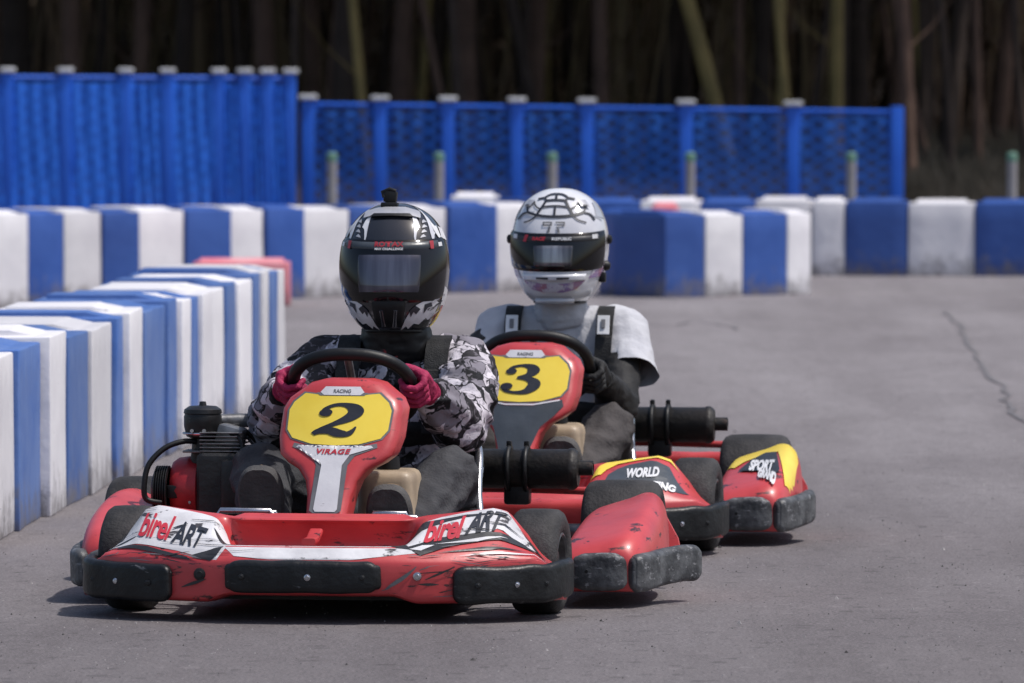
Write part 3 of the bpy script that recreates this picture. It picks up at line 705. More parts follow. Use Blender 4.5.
    tube('foot_rest', [(-.30, -.02, .08), (-.295, -.03, .235), (-.285, -.035, .252), (-.16, -.035, .252), (-.145, -.03, .235), (-.14, -.02, .08)], .008, M['steel'], k, 10)
    tube('foot_rest', [(.04, -.03, .08), (.045, -.035, .225), (.055, -.035, .238), (.21, -.035, .238), (.22, -.035, .225), (.225, -.03, .08)], .008, M['steel'], k, 10)
    # --- engine on the driver's right
    ex = -.40
    en = box('engine', (ex + .005, .66, .225), (.115, .22, .28), M['black'], k, .02, 3)
    box('fuel_pump', (ex + .002, .64, .378), (.10, .10, .035), M['grey_metal'], en, .01)
    box('cylinder_head', (ex + .03, .62, .405), (.07, .09, .055), M['grey_metal'], en, .012, 2, ('Y', R(14)))
    fan = lathe('fan_cover', [(-.53, .0001), (-.528, .055), (-.524, .072), (-.51, .082), (-.48, .086), (-.455, .084), (-.45, .075)], M['red_metal'], en, 'X', (0, .64, .265), 36)
    for q in range(14):
        a = 2 * math.pi * q / 14
    rb_ = [(-.572, .0001), (-.572, .04), (-.566, .056)]
    for q in range(6): rb_ += [(-.564 + q * .006, .058), (-.562 + q * .006, .066), (-.560 + q * .006, .066), (-.559 + q * .006, .058)]
    lathe('starter_housing', rb_ + [(-.528, .056)], M['rubber'], en, 'X', (0, .60, .262), 30)
    lathe('air_filter', [(.398, .0001), (.398, .03), (.404, .043), (.43, .049), (.455, .0495), (.462, .047), (.464, .050), (.474, .048), (.482, .036), (.484, .010), (.494, .008), (.495, .0001)], M['black'], en, 'Z', (-.445, .62, 0), 32)
    tube('carburettor', [(-.445, .62, .335), (-.445, .62, .365), (-.442, .62, .40)], [.034, .030, .030], M['exhaust'], en, 16)
    tube('intake_pipe', [(-.415, .66, .442), (-.36, .68, .443), (-.285, .70, .440)], [.017, .018, .018], M['grey_metal'], en, 16)
    tube('fuel_hose', [(-.455, .60, .39), (-.49, .58, .392), (-.535, .56, .375), (-.572, .54, .335), (-.583, .53, .285), (-.578, .53, .245), (-.54, .54, .235)], .0075, M['rubber'], en, 10, False, 8)
    tube('throttle_cable', [(-.40, .60, .40), (-.365, .58, .412), (-.335, .56, .398), (-.325, .54, .35)], .006, M['rubber'], en, 8, False, 8)
    tube('spark_lead', [(-.39, .62, .43), (-.34, .64, .42), (-.30, .65, .37), (-.29, .66, .30)], .005, M['rubber'], en, 8, False, 8)
    for q in range(6): box('cooling_fin', (ex + .012, .62, .368 + q * .0095), (.112, .118, .0035), M['grey_metal'], en, .001, 1)
    box('recoil_slot', (-.515, .568, .262), (.030, .02, .034), M['rubber'], fan, .004)
    for a in (30, 110, 200, 290):
        bolt((-.49, .64 - .084, .265 + .0) if a == 30 else (-.47, .64 + .086 * math.cos(R(a)), .265 + .086 * math.sin(R(a))), fan, M['steel'], .006)
    box('carburettor_flange', (-.44, .61, .366), (.10, .08, .006), M['grey_metal'], en, .002)
    tube('filter_clamp', [(-.445 + .0505 * math.cos(2 * math.pi * q / 30), .62 + .0505 * math.sin(2 * math.pi * q / 30), .412) for q in range(30)], .003, M['steel'], en, 6, True)
    for q in (-.02, .012): lathe('filter_bolt', [(0, .0001), (0, .005), (.008, .005), (.008, .0001)], M['steel'], en, 'Y', (-.445 + q, .568, .42), 8)
    box('cover_plate', (ex + .062, .52, .27), (.08, .06, .16), M['black'], en, .015)
    # --- exhaust across the rear on the driver's left
    mf = lathe('exhaust_muffler', [(.145, .0001), (.145, .030), (.16, .046), (.175, .053), (.445, .053), (.45, .056), (.46, .056), (.465, .053), (.473, .046), (.475, .02), (.475, .0001)], M['exhaust'], k, 'X', (0, 1.15, .295), 36)
    lathe('tailpipe', [(.47, .020), (.512, .020), (.513, .014), (.47, .014)], M['exhaust'], mf, 'X', (0, 1.15, .298), 20)
    for cx in (.288, .335):
        ring = [(cx, 1.15 + .058 * math.cos(2 * math.pi * i / 28), .295 + .058 * math.sin(2 * math.pi * i / 28)) for i in range(28)]
        cl = tube('clamp', ring, .0075, M['rubber'], mf, 8, True)
        box('clamp_bolt', (cx, 1.145, .36), (.014, .02, .02), M['rubber'], cl, .004)
    box('muffler_bracket', (.31, 1.15, .235), (.07, .05, .07), M['black'], mf, .01)
    tube('exhaust_pipe', [(-.33, .72, .30), (-.28, .95, .30), (-.1, 1.14, .30), (.15, 1.15, .295)], .02, M['exhaust'], k, 12, False, 6)
    return k

# ------------------------------------------------------------------ helmets
HP = cat([(-.172, .064, .100, .082), (-.164, .082, .124, .094), (-.140, .106, .150, .112), (-.10, .125, .163, .132), (-.05, .137, .164, .150), (0, .1415, .158, .158), (.05, .137, .146, .155), (.095, .122, .124, .138), (.13, .097, .096, .110), (.152, .066, .064, .075), (.163, .035, .034, .04), (.166, .0015, .0015, .0015)], 5)
def helm(phi, z, off=0):
    a, f, b = interp(HP, z)
    s, c = math.sin(phi), math.cos(phi); e = 2 / 2.35
    x = a * math.copysign(abs(s) ** e, s); yy = (f if c > 0 else b) * math.copysign(abs(c) ** e, c)
    d = Vector((x, -yy, 0)); n = Vector((x / (a * a), -yy / ((f if c > 0 else b) ** 2), 0))
    n = n.normalized() if n.length > 0 else Vector((0, 0, 1))
    dz = .004; a2 = interp(HP, min(z + dz, .166))[0]; a1 = interp(HP, max(z - dz, -.17))[0]
    sl = (a2 - a1) / (min(z + dz, .166) - max(z - dz, -.17))
    n = (n + Vector((0, 0, -sl))).normalized()
    return Vector((x, -yy, z)) + n * off
def make_helmet(parent, c, style, pitch=0, yaw=0):
    base = M['helmet_black'] if style == 2 else M['helmet_white']
    zs = [p[0] for p in HP]; n = 72; vs, fs = [], []
    for z in zs:
        for k in range(n): vs.append(helm(2 * math.pi * k / n - math.pi, z))
    for i in range(len(zs) - 1):
        for k in range(n): fs.append((i * n + k, i * n + (k + 1) % n, (i + 1) * n + (k + 1) % n, (i + 1) * n + k))
    fs.append(tuple((len(zs) - 1) * n + k for k in range(n)))
    h = mesh('helmet', vs, fs, base, parent, True, 60)
    h.location = c; h.rotation_euler = (R(pitch), 0, R(yaw))
    D = lambda off: (lambda p, z: helm(p, z, off))
    def band(z0, z1, p0, p1, off, nm, mat, n1=40, n2=8, curve=0):
        vs, fs = [], []
        for i in range(n2 + 1):
            for j in range(n1 + 1):
                p = p0 + (p1 - p0) * j / n1; z = z0 + (z1 - z0) * i / n2 + curve * (p / 1.3) ** 2
                o = off * (1 if 0 < i < n2 and 0 < j < n1 else .2)
                vs.append(helm(p, z, o))
        w = n1 + 1
        for i in range(n2):
            for j in range(n1): fs.append((i * w + j, i * w + j + 1, (i + 1) * w + j + 1, (i + 1) * w + j))
        return mesh(nm, vs, fs, mat, h, True)
    ring = [helm(2 * math.pi * i / 60, -.169, .000) for i in range(60)]
    tube('neck_trim', ring, .0045, M['rubber'], h, 8, True)
    zv0, zv1 = (-.098, .066) if style == 2 else (-.082, .030)
    band(zv0, zv1, -1.32, 1.32, .006, 'visor', M['visor'], 56, 12, .012)
    # visor middle, reflection painted into its colour, and the sun strip over it
    band(zv0 + (.020 if style == 2 else .012), zv1 - .030, -.56 if style == 2 else -.36, .56 if style == 2 else .36, .0085, 'visor_lens_reflection', M['visor_lens_reflection'] if style == 2 else M['visor_lens_reflection_clear'], 24, 8)
    band(zv1 - .031, zv1 - .004, -1.05, 1.05, .0082, 'sun_strip', M['slate_vinyl'] if style == 2 else M['dark_vinyl'], 40, 3, .012)
    tx = lambda z0, off: (lambda x, y: helm(x / .15, z0 + y + .012 * (x / .15 / 1.3) ** 2, off))
    if style == 2:
        decal('lettering', text_bm('ROTAX', .017, .0006, 0, 1.0, .01, True, 1.05), tx(zv1 - .013, .0098), M['red_ink_dark'], h)
        decal('lettering', text_bm('MAX CHALLENGE', .0078, .0003, 0, 1.0, .01, True, .95), tx(zv1 - .025, .0098), M['ink_white'], h)
        for s in (-1, 1):
            decal('strip_logo', [[(s * .118 - .006, -.010), (s * .118 + .006, -.010), (s * .118 + .008, .010), (s * .118 - .008, .010)]], tx(zv1 - .017, .0098), M['red_ink_dark'], h, .01)
            decal('strip_logo', [[(s * .155 - .009, -.005), (s * .155 + .009, -.005), (s * .155 + .009, .005), (s * .155 - .009, .005)]], tx(zv1 - .018, .0098), M['ink_white'], h, .01)
            # white lines over the crown
            decal('stripe', stroke([(s * .44, .064, .032), (s * .47, .09, .036), (s * .53, .115, .045), (s * .62, .130, .06)], 8), D(.0015), M['helmet_white'], h, .02)
            decal('stripe', stroke([(s * .88, .070, .04), (s * .93, .09, .05), (s * 1.0, .112, .06), (s * 1.08, .126, .08)], 8), D(.0015), M['helmet_white'], h, .02)
            # white torn patches on the cheeks
            pt = [(.30, -.145), (.34, -.120), (.42, -.098), (.55, -.080), (.75, -.068), (1.00, -.066), (1.25, -.072), (1.20, -.100), (1.05, -.118), (.92, -.112), (.80, -.130), (.62, -.128), (.52, -.142), (.42, -.135)]
            pt = [(s * a, z - .022) for a, z in pt]
            decal('cheek_patch', [pt if s > 0 else pt[::-1]], D(.0015), M['torn_vinyl'], h, .03)
            decal('side_patch', [[(s * 1.30, -.05), (s * 1.65, -.06), (s * 1.7, -.10), (s * 1.36, -.10)]], D(.0018), M['helmet_blue'] if s < 0 else M['torn_vinyl'], h, .03)
            decal('side_patch', [[(s * 1.25, .075), (s * 1.6, .07), (s * 1.62, .10), (s * 1.33, .105)]], D(.0018), M['torn_vinyl'], h, .03)
        for s in (-1, 1):
            for k_, (z_, w_) in enumerate(((-.075, .006), (-.092, .004), (-.118, .005))):
                decal('cheek_line', stroke([(s * (.95 + .08 * k_), z_ - .020, w_), (s * 1.15, z_ - .008, w_ * 1.4), (s * (1.45 - .05 * k_), z_ + .004, w_ * .5)], 6), D(.0026), M['ink'] if k_ == 1 else M['helmet_silver'], h, .03)
            for q_ in range(4):
                z_ = .072 + .013 * q_; decal('crown_mark', [[(s * (.56 + .05 * q_), z_), (s * (.72 + .06 * q_), z_ + .004), (s * (.66 + .05 * q_), z_ + .010), (s * (.60 + .05 * q_), z_ + .006)]], D(.0024), M['helmet_silver'], h, .03)
            decal('jaw_mark', [[(s * .40, -.118), (s * .52, -.104), (s * .66, -.112), (s * .58, -.126), (s * .50, -.120), (s * .46, -.134)]], D(.0030), M['ink'], h, .03)
            decal('jaw_mark', [[(s * .74, -.100), (s * .92, -.094), (s * 1.0, -.104), (s * .86, -.108), (s * .78, -.124)]], D(.0030), M['ink'], h, .03)
            decal('temple_letter', stroke([(s * 1.02, .108, .03), (s * 1.12, .090, .03), (s * 1.22, .092, .03)], 4), D(.0028), M['ink_white'], h, .03)
        # top vent and chin vents
        vsn = [(-.7, .122), (-.45, .128), (0, .131), (.45, .128), (.7, .122), (.85, .140), (.4, .150), (-.4, .150), (-.85, .140)]
        decal('top_vent', [vsn], D(.006), M['helmet_silver'], h, .03)
        decal('vent_slot', [[(-.5, .124), (0, .126), (.5, .124), (.42, .132), (-.42, .132)]], D(.008), M['rubber'], h, .03)
        for s in (-1, 1): tube('chin_vent', [helm(s * .10, -.155, .004), helm(s * .11, -.115, .005)], .006, M['helmet_black'], h, 8)
        band(-.16, -.085, -.30, .30, .004, 'chin_piece', M['rubber'], 16, 6)
        # action camera on its mount
        top = Vector((-.010, -.040, .156))
        mt = box('camera_mount', top + Vector((0, 0, .004)), (.045, .06, .014), M['rubber'], h, .005)
        mt2 = box('action_camera', top + Vector((.002, -.010, .026)), (.034, .030, .032), M['rubber'], h, .006, 2, ('Y', R(8)))
        tube('camera_clip', [top + Vector((-.014, -.02, .024)), top + Vector((-.019, -.02, .038)), top + Vector((0, -.02, .046)), top + Vector((.017, -.02, .040))], .005, M['rubber'], h, 8)
    else:
        decal('lettering', text_bm('RACE', .013, .0006, .2, 1.0, .01, True, 1.15), lambda x, y: tx(zv1 - .016, .0098)(x - .035, y), M['ink_red'], h)
        decal('lettering', text_bm('REPUBLIC', .011, .0005, 0, 1.0, .01, True, 1.0), lambda x, y: tx(zv1 - .016, .0098)(x + .022, y), M['ink_white'], h)
        decal('strip_logo', [[(-.088, -.010), (-.076, -.010), (-.068, .010), (-.080, .010)]], tx(zv1 - .016, .0098), M['ink_red'], h, .01)
        for s in (-1, 1):
            decal('strip_logo', [[(s * .128 - .012, -.006), (s * .128 + .012, -.006), (s * .128 + .012, .006), (s * .128 - .012, .006)]], tx(zv1 - .013, .0098), M['ink_white'], h, .01)
        # web of black lines on the crown
        Lw = lambda pts, w=.0042: decal('web_line', wl(pts, w * 1.45), lambda x, y: crown(x, y), M['ink'], h, .02)
        def crown(x, y):   # x across, y up the front of the crown
            z = .050 + y; a, f, b = interp(HP, min(z, .163)); p = math.asin(max(-.98, min(.98, x / max(a, .02)))) ; return helm(p, min(z, .164), .0032)
        def wl(pts, w):
            return stroke([(x, y, w) for x, y in pts], 5)
        Lw([(-.075, .042), (-.045, .033), (0, .029), (.045, .033), (.075, .042)], .0050)
        Lw([(-.044, .036), (-.036, .050), (-.032, .056), (-.022, .076)], .0045); Lw([(.044, .036), (.036, .050), (.032, .056), (.022, .076)], .0045)
        Lw([(-.034, .056), (0, .060), (.034, .056)], .0032); Lw([(-.022, .076), (0, .0775), (.022, .076)], .004)
        Lw([(-.022, .076), (-.030, .083), (-.048, .080)], .0035); Lw([(.022, .076), (.030, .083), (.048, .080)], .0035)
        Lw([(-.075, .042), (-.080, .056), (-.070, .066), (-.058, .072)], .0035); Lw([(.075, .042), (.080, .056), (.070, .066), (.058, .072)], .0035)
        Lw([(-.036, .050), (-.052, .060), (-.060, .074)], .003); Lw([(.036, .050), (.052, .060), (.060, .074)], .003)
        Lw([(-.030, .083), (-.012, .094), (.012, .094), (.030, .083)], .0032); Lw([(0, .0775), (0, .094)], .0028); Lw([(0, .029), (0, .060)], .0022)
        for s in (-1, 1):
            Lw([(s * .075, .042), (s * .095, .036), (s * .108, .020)], .0034); Lw([(s * .045, .033), (s * .060, .020), (s * .085, .012)], .0026); Lw([(s * .058, .072), (s * .074, .074), (s * .088, .062)], .003)
            decal('vent_scoop', [[(s * .9, .104), (s * .62, .108), (s * .55, .124), (s * .85, .126)]], D(.007), M['helmet_silver'], h, .03)
            decal('vent_slot', [[(s * .82, .1065), (s * .68, .108), (s * .66, .1115), (s * .80, .111)]], D(.009), M['ink'], h, .03)
            decal('side_panel', [[(s * 1.05, .082), (s * 1.5, .075), (s * 1.75, .10), (s * 1.6, .128), (s * 1.2, .122)]], D(.0015), M['helmet_silver'], h, .03)
            decal('crown_line', stroke([(s * 1.3, .070, .004), (s * .8, .088, .004), (s * .45, .093, .004)], 6), D(.0016), M['helmet_silver'], h, .02)
            lathe('visor_pivot', [(0, .0001), (0, .014), (s * .008, .013), (s * .012, .008), (s * .012, .0001)], M['rubber'], h, 'X', helm(s * 1.48, .015, .003), 18)
            decal('vent_slot', [[(s * .06, -.096), (s * .30, -.095), (s * .30, -.100), (s * .06, -.102)]], D(.0105), M['ink'], h, .03)
        # square emblem over the visor
        for poly in ([(-.025, .014), (-.003, .014), (-.003, .010), (-.025, .010)], [(-.025, .006), (-.003, .006), (-.003, .002), (-.025, .002)], [(-.025, .010), (-.021, .010), (-.021, .006), (-.025, .006)], [(-.007, .010), (-.003, .010), (-.003, .006), (-.007, .006)],
                     [(.003, .014), (.025, .014), (.025, .010), (.003, .010)], [(.021, .010), (.025, .010), (.025, .002), (.021, .002)], [(.006, .006), (.021, .006), (.021, .002), (.006, .002)], [(-.010, -.001), (-.005, -.001), (-.008, -.018), (-.013, -.018)], [(.005, -.001), (.010, -.001), (.013, -.018), (.008, -.018)]):
            decal('emblem', [poly], crown, M['grey_vinyl'], h, .01)
        band(-.108, -.088, -.75, .75, .009, 'chin_bar', M['helmet_white'], 28, 6, .006)
        decal('chin_paint', [[(-.78, -.104), (-.2, -.116), (.2, -.116), (.78, -.104), (.56, -.132), (.2, -.142), (-.2, -.142), (-.56, -.132)]], D(.0018), M['helmet_violet'], h, .03)
        decal('chin_paint', [[(-.5, -.153), (.5, -.153), (.6, -.160), (-.6, -.160)]], D(.0018), M['helmet_silver'], h, .03)
        for pl_ in ([(1.0, -.06), (1.5, -.05), (1.5, -.09), (.85, -.10)], [(-1.0, -.06), (-.85, -.10), (-1.5, -.09), (-1.5, -.05)]): decal('side_paint', [pl_], D(.0018), M['helmet_violet'], h, .03)
        lathe('breath_knob', [(0, .0001), (0, .016), (.01, .014), (.016, .008), (.016, .0001)], M['rubber'], h, 'X', helm(1.45, -.062, .002), 18)
        box('strap_buckle', helm(1.4, -.095, .006), (.02, .03, .03), M['rubber'], h, .006)
        tube('neck_roll', [helm(.6 - 1.2 * i / 12, -.160, -.004) - Vector((0, 0, .010)) for i in range(13)], .010, M['helmet_silver'], h, 10)
    return h

# ------------------------------------------------------------------ people
def make_driver(loc, rz, style, label):
    V = Vector; sx = .02 if style == 2 else .038
    hipL, hipR = V((sx - .10, 1.0, .15)), V((sx + .10, 1.0, .15))
    kneeL, kneeR = V((-.275, .50, .318)), V((.215, .52, .315))
    ankL, ankR = V((-.205, .20, .165)), V((.125, .19, .125))
    chest, belly, neck = V((sx, .965, .455)), V((sx, .985, .25)), V((sx, .94, .60))
    shL, shR = (V((sx - .182, .945, .572)), V((sx + .172, .945, .570))) if style == 2 else (V((sx - .182, .945, .580)), V((sx + .182, .945, .580)))
    elL, elR = V((-.272, .70, .425)), V((.222 if style == 2 else .232, .68, .430 if style == 2 else .370))
    C = V(WHEEL_C[style]); tilt = R(50); U = V((0, -math.sin(tilt), math.cos(tilt))); N = V((0, math.cos(tilt), math.sin(tilt)))
    gu = .005 if style == 2 else -.045
    gl = [(-1, C + V((-.153, 0, 0)) + U * gu), (1, C + V((.153, 0, 0)) + U * gu)]
    wrL, wrR = gl[0][1] + V((-.040, .085, -.012)), gl[1][1] + V((.030, .085, -.018))
    def arm(sh, el, wr, k=1.0, f=1.0): return [[(sh, .062 * k), (el, .046 * k)], [(el, .046 * k), (wr, .030 * f)]]
    def legs(k=1.0): return [[(hipL, .088 * k), (kneeL, .062 * k)], [(kneeL, .062 * k), (ankL, .044 * k)], [(hipR, .088 * k), (kneeR, .062 * k)], [(kneeR, .062 * k), (ankR, .044 * k)]]
    torso = [[(belly, (.155, .11, .10)), (chest, (.165, .115, .10))], [(V((sx, 1.0, .15)), (.17, .12, .085)), (belly, (.15, .11, .08))],
             [(chest, (.165, .11, .09)), (shL, .066), (shR, .066)], [(neck, .056), (V((sx, .935, .545)), .085)]]
    head = [[(neck, .055), (V((sx, .915, .70)), .058)], [(V((sx, .905, .80)), (.074, .09, .095)), (V((sx, .885, .73)), (.055, .07, .055))]]
    foot = lambda a, t: [[(a + V((0, .05, 0)), .030), (a.lerp(t, .55) + V((0, .06, 0)), .026)]]
    toeL, toeR = V((-.205, .075, .355)), V((.125, .050, .322))
    hands = []
    body = soft('person', torso + head + arm(shL, elL, wrL, .82, .9) + arm(shR, elR, wrR, .82, .9) + legs(.85) + foot(ankL, toeL) + foot(ankR, toeR)
                + [[(wrL, .026), (gl[0][1] + V((-.022, .02, .0)), .024)], [(wrR, .026), (gl[1][1] + V((.022, .02, .0)), .024)]], .011, M['skin'], None, 3)
    body.location = loc; body.rotation_euler = (0, 0, rz)
    tag(body, label, 'person', 'kart drivers')
    # trousers
    tr = [[(V((sx, 1.0, .15)), (.178, .125, .09)), (V((sx, .99, .24)), (.165, .12, .06))]] + [[(hipL, .098), (kneeL, .074)], [(kneeL, .075), (ankL + V((0, .01, .01)), .062)], [(hipR, .098), (kneeR, .074)], [(kneeR, .075), (ankR + V((0, .01, .01)), .062)]]
    soft('trousers', tr, .0085, M['denim'] if style == 2 else M['brown_trouser'], body, 3, wrinkle(.008, 13, (1, .6, 1.6), style))
    # shoes: sole turned to the camera
    for ank, toe in ((ankL, toeL), (ankR, toeR)):
        heel = ank + V((0, -.02, -.055))
        d = (toe - heel).normalized(); fwd = V((0, -1, 0)); nn = (fwd - d * d.dot(fwd)).normalized(); xx = d.cross(nn).normalized()
        pts = [(0, .036), (.03, .046), (.10, .047), (.16, .055), (.21, .058), (.25, .050), (.272, .034), (.280, .014)]
        L = cat(pts, 4); vs, fs = [], []
        for lay, (o, s_) in enumerate(((0.022, .90), (.014, 1.0), (.0, 1.02), (-.006, 1.0))):
            ringp = [(a, b * s_) for a, b in L] + [(a, -b * s_) for a, b in L[::-1]]
            m = len(ringp)
            for a, b in ringp: vs.append(heel + d * (a - .01) + xx * b + nn * o)
        for l in range(3):
            for i in range(m): fs.append((l * m + i, l * m + (i + 1) % m, (l + 1) * m + (i + 1) % m, (l + 1) * m + i))
        fs.append(tuple(range(m))[::-1]); fs.append(tuple(3 * m + i for i in range(m)))
        me = bpy.data.meshes.new('shoe_sole'); me.from_pydata([tuple(v) for v in vs], [], fs); bm = bmesh.new(); bm.from_mesh(me); bpy.data.meshes.remove(me)
        up = soft('shoe', [[(heel + d * .03 - nn * .03, .036), (heel + d * .13 - nn * .04, .042)], [(heel + d * .13 - nn * .040, .046), (heel + d * .215 - nn * .030, .042)], [(heel + d * .03 - nn * .03, .036), (ank + V((0, .01, .02)), .046)]], .008, M['shoe_tan'], body, 3)
        from_bm('sole', bm, M['shoe'], up, True, 40)
    # upper clothing
    if style == 2:
        jk = [[(V((sx, .985, .22)), (.175, .13, .06)), (belly + V((0, 0, .05)), (.175, .13, .10)), (chest, (.185, .13, .11))], [(chest, (.18, .12, .10)), (shL, .078), (shR, .078)], [(neck - V((0, 0, .012)), .080), (V((sx, .94, .53)), .10)], [(neck - V((0, 0, .02)), .070), (shL.lerp(neck, .35), .062)], [(neck - V((0, 0, .02)), .070), (shR.lerp(neck, .35), .062)]]
        for sh, el, wr in ((shL, elL, wrL), (shR, elR, wrR)):
            mid = sh.lerp(el, .55) + V((.010 * (1 if sh.x > 0 else -1), 0, .012))
            jk += [[(sh, .080), (mid, .079)], [(mid, .078), (el, .069)], [(el, .069), (el.lerp(wr, .55), .060)], [(el.lerp(wr, .55), .062), (el.lerp(wr, .86), .045)]]
        w1, w2 = wrinkle(.011, 11, (1, 1, 1.9), 3.3), wrinkle(.0028, 26, (1, 1, 1.5), 9)
        soft('camouflage_jacket', jk, .0055, M['camo'], body, 2, lambda co: w1(co) + w2(co))
        for el, wr in ((elL, wrL), (elR, wrR)): tube('jacket_cuff', [el.lerp(wr, .84), el.lerp(wr, .93), el.lerp(wr, 1.0)], [.042, .040, .038], M['vest'], body, 18)
    else:
        ts = [[(V((sx, .985, .20)), (.168, .125, .06)), (belly + V((0, 0, .05)), (.168, .125, .10)), (chest, (.178, .125, .11))], [(chest, (.175, .118, .10)), (shL, .074), (shR, .074)], [(neck - V((0, 0, .010)), .078), (V((sx, .94, .53)), .095)], [(neck - V((0, 0, .02)), .070), (shL.lerp(neck, .35), .060)], [(neck - V((0, 0, .02)), .070), (shR.lerp(neck, .35), .060)]]
        for sh, el in ((shL, elL), (shR, elR)):
            s = 1 if sh.x > 0 else -1
            ts += [[(sh, .072), (sh + V((s * .040, -.145, -.135)), .070)]]
        w1, w2 = wrinkle(.006, 8, (1.2, 1, 1), 6.1), wrinkle(.002, 22, (1, 1, 1), 2)
        tee = soft('grey_tshirt', ts, .0065, M['shirt'], body, 3, lambda co: w1(co) + w2(co))
        for sh in (shL, shR):       # cut the sleeves open at the hem
            s = 1 if sh.x > 0 else -1; d = V((s * .040, -.145, -.135)); bm = bmesh.new(); bm.from_mesh(tee.data)
            fs_ = [f for f in bm.faces if s * (f.calc_center_median().x - sx) > .165 and (f.calc_center_median() - sh).dot(d.normalized()) > .02]
            g = set(fs_) | {e for f in fs_ for e in f.edges} | {v for f in fs_ for v in f.verts}
            n_ = (d.normalized() + V((s * -.25, 0, -.35))).normalized()
            bmesh.ops.bisect_plane(bm, geom=list(g), plane_co=sh + d * .86, plane_no=n_, clear_outer=True)
            for v in bm.verts:
                q = (v.co - sh).dot(d.normalized())
                if s * (v.co.x - sx) > .18 and q > .10: v.co += (v.co - (sh + d * (q / d.length))) * min(.12, (q - .10) * 1.2)
            bm.to_mesh(tee.data); bm.free()
        for sh, el, wr in ((shL, elL, wrL), (shR, elR, wrR)):
            soft('arm_sleeve', [[(sh.lerp(el, .25), .054), (el, .058)], [(el, .058), (el.lerp(wr, .5), .052)], [(el.lerp(wr, .5), .050), (el.lerp(wr, .97), .036)]], .0075, M['sleeve'], body, 3, wrinkle(.005, 16, (1, 1, 1.6), 4))
        sh, wr = elR, wrR
        p0 = elR.lerp(wrR, .35) + V((.0, -.02, .052)); box('sleeve_mark', p0, (.040, .006, .008), M['ink_white'], body, .002)
    # rib protector with broad shoulder straps
    rv = [[(V((sx, .965, .235)), (.184, .135, .05)), (V((sx, .95, .36)), (.190, .138, .03))]]
    if style == 2: rv = [[(V((sx, .955, .38)), (.186, .134, .03)), (V((sx, .945, .42)), (.190, .136, .03))]]
    vest = soft('rib_protector', rv, .010, M['vest'], body, 3)
    for s in (-1, 1):
        off = .133 if style == 3 else .092
        pts = [V((sx + s * off, .805, .40)), V((sx + s * off, .808, .49)), V((sx + s * (off + .002), .822, .56)), V((sx + s * (off + .003), .858, .622)), V((sx + s * (off + .003), .925, .652)), V((sx + s * off, 1.0, .62)), V((sx + s * off, 1.05, .52))]
        if style == 2: pts = [p + V((s * .022, -.008, .006)) for p in pts]
        else: pts = [p + V((0, 0, .004)) for p in pts]
        P = cat(pts, 5); hw = .024 if style == 3 else .030; vs, fs = [], []
        for i, p in enumerate(P):
            a, b = V(P[max(i - 1, 0)]), V(P[min(i + 1, len(P) - 1)]); t = (b - a).normalized(); nn = t.cross(V((1, 0, 0))).normalized()
            if nn.y > 0 and i < len(P) / 3: nn = -nn
            for dx, dn in ((-hw, 0), (-hw, .012), (hw, .012), (hw, 0)): vs.append(V(p) + V((dx, 0, 0)) + nn * dn)
        for i in range(len(P) - 1):
            for j in range(4): fs.append((i * 4 + j, i * 4 + (j + 1) % 4, (i + 1) * 4 + (j + 1) % 4, (i + 1) * 4 + j))
        fs.append((0, 1, 2, 3)); e = (len(P) - 1) * 4; fs.append((e + 3, e + 2, e + 1, e))
        me = bpy.data.meshes.new('shoulder_strap'); me.from_pydata([tuple(v) for v in vs], [], fs); bm = bmesh.new(); bm.from_mesh(me); bpy.data.meshes.remove(me)
        st = from_bm('shoulder_strap', bm, M['webbing'], vest, True, 40)
        if style == 3:
            q = V((sx + s * .135, .812, .604)); lb = box('strap_label', q, (.036, .004, .060), M['ink_white'], vest, .001, 1, ('X', R(-24)))
            box('strap_emblem', q + V((0, -.004, .004)), (.012, .004, .028), M['grey_vinyl'], vest, .001, 1, ('X', R(-24)))
    # neck cloth under the helmet
    soft('neck_cloth', [[(V((sx, .925, .61)), ((.108, .098, .045) if style == 2 else (.088, .084, .04))), (V((sx, .905, .675)), ((.092, .090, .03) if style == 2 else (.076, .078, .03)))]], .008, M['rubber'] if style == 2 else M['shirt'], body, 3, wrinkle(.004, 26, (1, 1, 2), 1))
    if style == 2:
        tube('neck_band', [V((sx - .055, .862, .625)), V((sx - .02, .840, .612)), V((sx + .015, .840, .605))], [.010, .016, .008], M['buff_red'], body, 10)
    # gloves: palm behind the rim, four fingers wrapped round its front, thumb along its top
    gm = M['pink'] if style == 2 else M['glove_black']
    for s, c in gl:
        wr = wrL if s < 0 else wrR
        Rd = V((s, 0, 0)); T = U if s > 0 else U
        # along the rim the knuckles are stacked from the top finger to the bottom finger
        blobs = []
        base = c + Rd * .030 + N * .016
        blobs.append([(base + T * .030, (.017)), (base - T * .032, (.016)), (wr, .028)])
        blobs.append([(base + T * .030, (.017)), (base - T * .032, (.016)), (c + Rd * .014 + N * .030, .014)])
        for i in range(4):
            o = T * (.037 - .0240 * i) ; ln = (1.0, 1.08, 1.03, .86)[i]; rr = (.0088, .0092, .0089, .0080)[i]
            p0 = base + o; p1 = c + o + Rd * .034 - N * .010 * ln; p2 = c + o + Rd * .013 - N * .030 * ln; p3 = c + o - Rd * .016 * ln - N * .024; p4 = c + o - Rd * .027 - N * .004
            blobs += [[(p0, rr * 1.05), (p1, rr * 1.08)], [(p1, rr * 1.08), (p2, rr * 1.02)], [(p2, rr), (p3, rr * .95)], [(p3, rr * .95), (p4, rr * .85)]]
        t0 = base + T * .026 + N * .008; t1 = c + T * .040 + N * .030 + Rd * .004; t2 = c + T * .060 + N * .024 - Rd * .012; 
        blobs += [[(t0, .0135), (t1, .012)], [(t1, .012), (t2, .0095)]]
